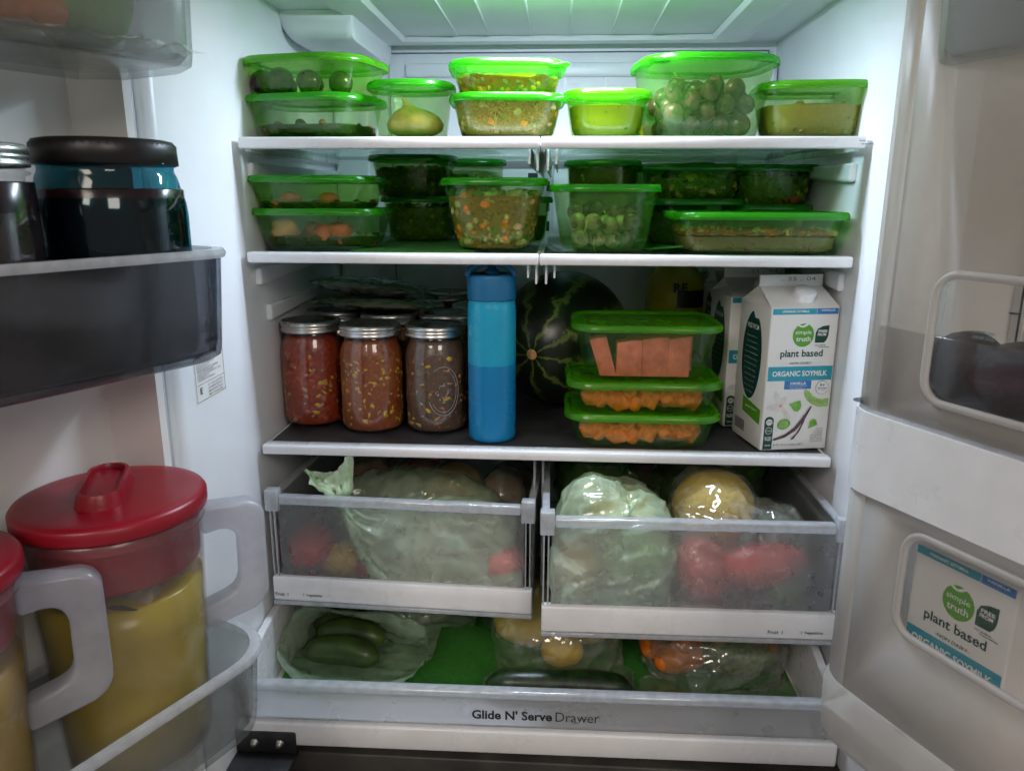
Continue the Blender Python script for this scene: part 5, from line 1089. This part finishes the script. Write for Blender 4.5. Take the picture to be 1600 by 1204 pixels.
for i, (nm, lab, c, r3, mt, lo) in enumerate(back):
    veg(nm, lab, nm.replace('_', ' '), c, r3, mt, (.2*i, .1, .5*i), lobes=lo, dent=.1 if lo else 0, seed=30+i); sb.append((c, tuple(x+.002 for x in r3)))
for i, (cx, cy, wd, dp, lab, mt, sl) in enumerate(((-.265, .225, .24, .20, 'thin green bag over the red peppers at the back left', 'bag_pale', (0, 1)), (-.152, .200, .17, .20, 'thin printed clear bag over the yellow mango', 'bag_clear', (2,)), (-.062, .230, .15, .22, 'thin green bag over the tomatoes beside the drawer divider', 'bag_pale', (3, 4)))):
    P = cover(cx, cy, wd*.85, dp*.85, 34, 34, [sb[k] for k in sl], ZL, .2*i)
    P = relax(P, wd/33*1.12, dp/33*1.12, False, [sb[k] for k in sl], ZL+.002, (-.366, -.02, .09+.04*(i == 2), .37), None, 70, 5, seed=20+i)
    o = bag_obj('produce_bag', P, mt, lab, group='plastic produce bags')
text('Organic', 'ink', (-.207, .1865, ZL+.095), o, .030, .012, .02); text('Organic', 'ink', (-.103, .158, ZL+.085), o, .012, .045, .02, (rad(90), rad(80), 0)) if False else None
# ---- right crisper
ZR = -.2085
sr = []
for i, (nm, lab, c, r3, mt) in enumerate((('orange', 'orange at the left front of the right crisper', (.052, -.040, ZR+.050), (.036, .036, .035), 'orange_peel'), ('orange', 'orange at the bottom left corner of the right crisper', (.058, .030, ZR+.040), (.036, .036, .035), 'orange_peel'),
        ('green_cabbage', 'pale green cabbage in the left bag of the right crisper', (.135, -.030, ZR+.065), (.046, .040, .042), 'cabbage'), ('yellow_squash', 'pale yellow squash under the left green bag of the right crisper', (.115, .015, ZR+.115), (.050, .045, .038), 'mango'))):
    veg(nm, lab, nm.replace('_', ' '), c, r3, mt, seed=50+i); sr.append((c, tuple(x+.003 for x in r3)))
sr += [((.080, -.015, ZR+.100), (.055, .055, .076)), ((.130, -.015, ZR+.088), (.050, .052, .062)), ((.105, -.03, ZR+.05), (.078, .045, .045))]
P = cover(.100, .000, .20, .20, 60, 58, sr, ZR, .3)
P = relax(P, .40/59, .38/57, False, sr, ZR+.001, (.020, .190, -.082, .13), None, 70, 6, bend=.3, seed=6)
bag_obj('produce_bag', P, 'bag_green', 'shiny pale green bag bulging above the rim, left in the right crisper', group='plastic produce bags', amp=.0065, freq=20)
s2 = []
for i, (nm, lab, c, r3, mt, rot) in enumerate((('yellow_melon', 'large yellow melon in the clear bag of the right crisper', (.245, .020, ZR+.125), (.058, .050, .050), 'lemon', (0, 0, 0)), ('red_pepper', 'red pepper lying at the front of the right crisper', (.225, -.035, ZR+.050), (.048, .038, .038), 'red_pepper', (0, 1.2, 0)),
        ('red_pepper', 'long red pepper pointing right in the right crisper', (.300, -.040, ZR+.062), (.030, .030, .062), 'red_pepper', (0, 1.35, 0)), ('green_pepper', 'dark green vegetable at the bottom right of the right crisper', (.338, -.030, ZR+.024), (.028, .024, .022), 'green_veg', (0, 0, 0)), ('red_pepper', 'red pepper under the yellow melon in the right crisper', (.25, .04, ZR+.05), (.05, .04, .035), 'red_pepper', (0, .4, .4)))):
    veg(nm, lab, nm.replace('_', ' '), c, r3, mt, rot, lobes=4 if 'pepper' in nm else 0, seed=60+i); s2.append((c, (r3[2] if rot[1] > 1 else r3[0], r3[1], r3[0] if rot[1] > 1 else r3[2])))
s2 = [(c, tuple(x+.003 for x in r)) for c, r in s2]+[((.31, -.01, ZR+.09), (.06, .055, .05)), ((.25, -.02, ZR+.09), (.07, .05, .06))]
P = cover(.275, .01, .24, .23, 60, 56, s2, ZR, .12)
P = relax(P, .43/59, .38/55, False, s2, ZR+.002, (.186, .378, -.076, .16), None, 100, 6, bend=.3, seed=12)
bag_obj('produce_bag', P, 'bag_clear', 'clear wrinkled bag over the yellow melon and red peppers', group='plastic produce bags', amp=.0055, freq=18)
sk = []
for i, (c, r3, lab) in enumerate((((.085, .225, ZR+.105), (.060, .055, .062), 'dark green leafy head in a bag, back left of the right crisper'), ((.155, .24, ZR+.095), (.045, .05, .055), 'dark purple green vegetable in a bag, back middle of the right crisper'), ((.285, .235, ZR+.115), (.085, .055, .060), 'green leafy head in a bag, back right of the right crisper'))):
    veg('leafy_head', lab, 'vegetable', c, r3, ('green_veg', 'purple_bag_item', 'green_veg')[i], lump=.25, seed=70+i); sk.append((c, tuple(x+.003 for x in r3)))
for i, (cx, wd, lab, sl) in enumerate(((.115, .26, 'dark green bag at the back left of the right crisper', (0, 1)), (.285, .28, 'dark green bag at the back right of the right crisper', (2,)))):
    P = cover(cx, .21, wd*.8, .20, 40, 38, [sk[k] for k in sl], ZR, .3*i-.1); P = relax(P, wd/39*1.25, .30/37*1.1, False, [sk[k] for k in sl], ZR+.002, (.018+.17*i, .20+.18*i, .11, .31), None, 80, 5, seed=30+i)
    bag_obj('produce_bag', P, 'bag_deep', lab, group='plastic produce bags')
# ---- wide lower drawer
ZD = -.3478
for i, (x, y, z, ln, r, a, lab) in enumerate(((-.292, -.018, .024, .118, .0215, -.10, 'front cucumber in the open bag of the lower drawer'), (-.288, .022, .030, .112, .0215, -.12, 'second cucumber behind the front one in the open bag'), (-.310, .062, .026, .10, .020, .1, 'rear cucumber deep in the open bag'))):
    pth = [(x+math.cos(a)*(u-.5)*ln, y+math.sin(a)*(u-.5)*ln+.006*math.sin(u*3.1), ZD+z+.006*math.sin(u*3.14)) for u in np.linspace(0, 1, 13)]
    rr_ = [r*(max(.02, 1-abs(2*u-1)**3.2))**.5*(1+.04*math.sin(u*17+i)) for u in np.linspace(0, 1, 13)]
    tag(put('cucumber', tube(pth, rr_, 18), 'cucumber', None, sub=1), lab, 'cucumber', 'cucumbers')
sc3 = [((-.292, -.018, ZD+.026), (.066, .026, .026)), ((-.288, .022, ZD+.032), (.062, .026, .026)), ((-.310, .062, ZD+.028), (.056, .024, .024))]
m = 72; th = np.linspace(0, 2*np.pi, m, endpoint=False); n = 34; P = np.zeros((n, m, 3))
for i in range(n):
    u = i/(n-1); cx = -.272+.01*u; cy = -.052+.26*u; hw_ = .112-.02*u; hh = .046*(1-.55*u)
    P[i, :, 0] = cx+np.sign(np.cos(th))*np.abs(np.cos(th))**.8*hw_; P[i, :, 2] = ZD+.003+hh+np.sin(th)*hh*(1+.15*np.cos(th)*(1-u)+.14*np.sin(5*th+2)*(1-u)*(np.sin(th) > -.2)) + (.012*np.sin(3*th+1)*(1-u)*(np.sin(th) > 0)); P[i, :, 1] = cy + (.040*np.sin(th)+.016)*(1-u)+.008*np.cos(2*th)*(1-u)
pin = np.zeros((n, m), bool); pin[:3] = True
P = relax(P, .26/33*1.03, .0062, True, sc3, ZD+.0015, (-.376, -.155, -.085, .28), pin, 80, 6, bend=.3, seed=15)
bag_obj('produce_bag', P, 'bag_pale', 'pale open bag with its mouth towards the front, holding cucumbers', group='plastic produce bags', wrap=True, amp=.0022, freq=16)
sl_ = []
P = cover(-.21, .16, .20, .18, 30, 28, [((-.22, .16, ZD+.03), (.07, .05, .05))], ZD, .4); P = relax(P, .25/29, .22/27, False, [((-.22, .16, ZD+.03), (.07, .05, .05))], ZD+.002, (-.37, -.10, .04, .3), None, 60, 5, seed=17)
bag_obj('produce_bag', P, 'bag_pale', 'empty crumpled pale bag at the back left of the lower drawer', group='plastic produce bags')
for i, (c, r3, mt, nm, lab) in enumerate((((.036, .012, ZD+.028), (.032, .026, .026), 'lemon', 'lemon', 'lemon peeking out under the bag edge in the lower drawer'), ((-.018, .055, ZD+.066), (.052, .048, .054), 'lemon', 'yellow_pepper', 'yellow pepper at the left in the lower drawer bag'), ((.076, .070, ZD+.062), (.050, .046, .052), 'lemon', 'yellow_pepper', 'yellow pepper at the right in the lower drawer bag'), ((.03, .14, ZD+.055), (.042, .042, .046), 'lemon', 'yellow_pepper', 'yellow pepper deep in the lower drawer bag'))):
    veg(nm, lab, nm.replace('_', ' '), c, r3, mt, (0, 0, .4*i), lobes=0 if nm == 'lemon' else 4, seed=80+i); sl_.append((c, tuple(x+.003 for x in r3)))
sl_ += [((.03, .030, ZD+.055), (.095, .065, .045))]; P = cover(.030, .060, .235, .225, 48, 46, sl_, ZD, .12)
P = relax(P, .33/47, .32/45, False, sl_, ZD+.003, (-.10, .148, -.062, .24), None, 80, 6, seed=18)
bag_obj('produce_bag', P, 'bag_clear', 'thin pale bag over the yellow peppers in the lower drawer', group='plastic produce bags')
pth = [(-.072+.208*u, -.066+.004*math.sin(3*u), ZD+.0225) for u in np.linspace(0, 1, 15)]
tag(put('zucchini', tube(pth, [.0215*(max(.03, 1-abs(2*u-1)**6))**.5 for u in np.linspace(0, 1, 15)], 20), 'zucchini', None, sub=1), 'dark green zucchini lying along the front of the lower drawer', 'zucchini')
sg = []
for i, (c, ln, a, lab) in enumerate((((.185, .085, ZD+.030), .17, .25, 'carrot at the left in the lower right bag'), ((.222, .075, ZD+.052), .18, .1, 'carrot on top at the left in the lower right bag'), ((.262, .085, ZD+.058), .18, -.05, 'topmost carrot in the middle of the lower right bag'), ((.302, .080, ZD+.050), .17, -.2, 'carrot on top at the right in the lower right bag'), ((.335, .085, ZD+.030), .16, -.1, 'carrot beside the drawer wall in the lower right bag'), ((.225, .020, ZD+.024), .12, 1.1, 'carrot near the front of the lower right bag'))):
    pth = [(c[0]+math.sin(a)*(u-.5)*ln, c[1]+math.cos(a)*(u-.5)*ln, c[2]) for u in np.linspace(0, 1, 9)]
    tag(put('carrot', tube(pth, [.008, .018, .023, .024, .023, .021, .017, .011, .003], 14), 'carrot', None, sub=1), lab, 'carrot', 'carrots in the lower drawer'); sg.append((c, (.028, .09, .025)))
veg('broccoli', 'green leafy broccoli in the right bag of the lower drawer', 'broccoli', (.295, .010, ZD+.035), (.05, .035, .032), 'greens_mix', lump=.35, seed=90); sg.append(((.295, .010, ZD+.035), (.052, .037, .036)))
sg += [((.265, .01, ZD+.045), (.09, .055, .045))]; P = cover(.262, .045, .225, .25, 58, 56, sg, ZD, -.06); P = relax(P, .33/57, .38/55, False, sg, ZD+.003, (.148, .376, -.095, .26), None, 100, 6, bend=.3, seed=19)
bag_obj('produce_bag', P, 'bag_clear', 'crumpled pale bag over carrots and broccoli at the right of the lower drawer', group='plastic produce bags', amp=.0065, freq=18)
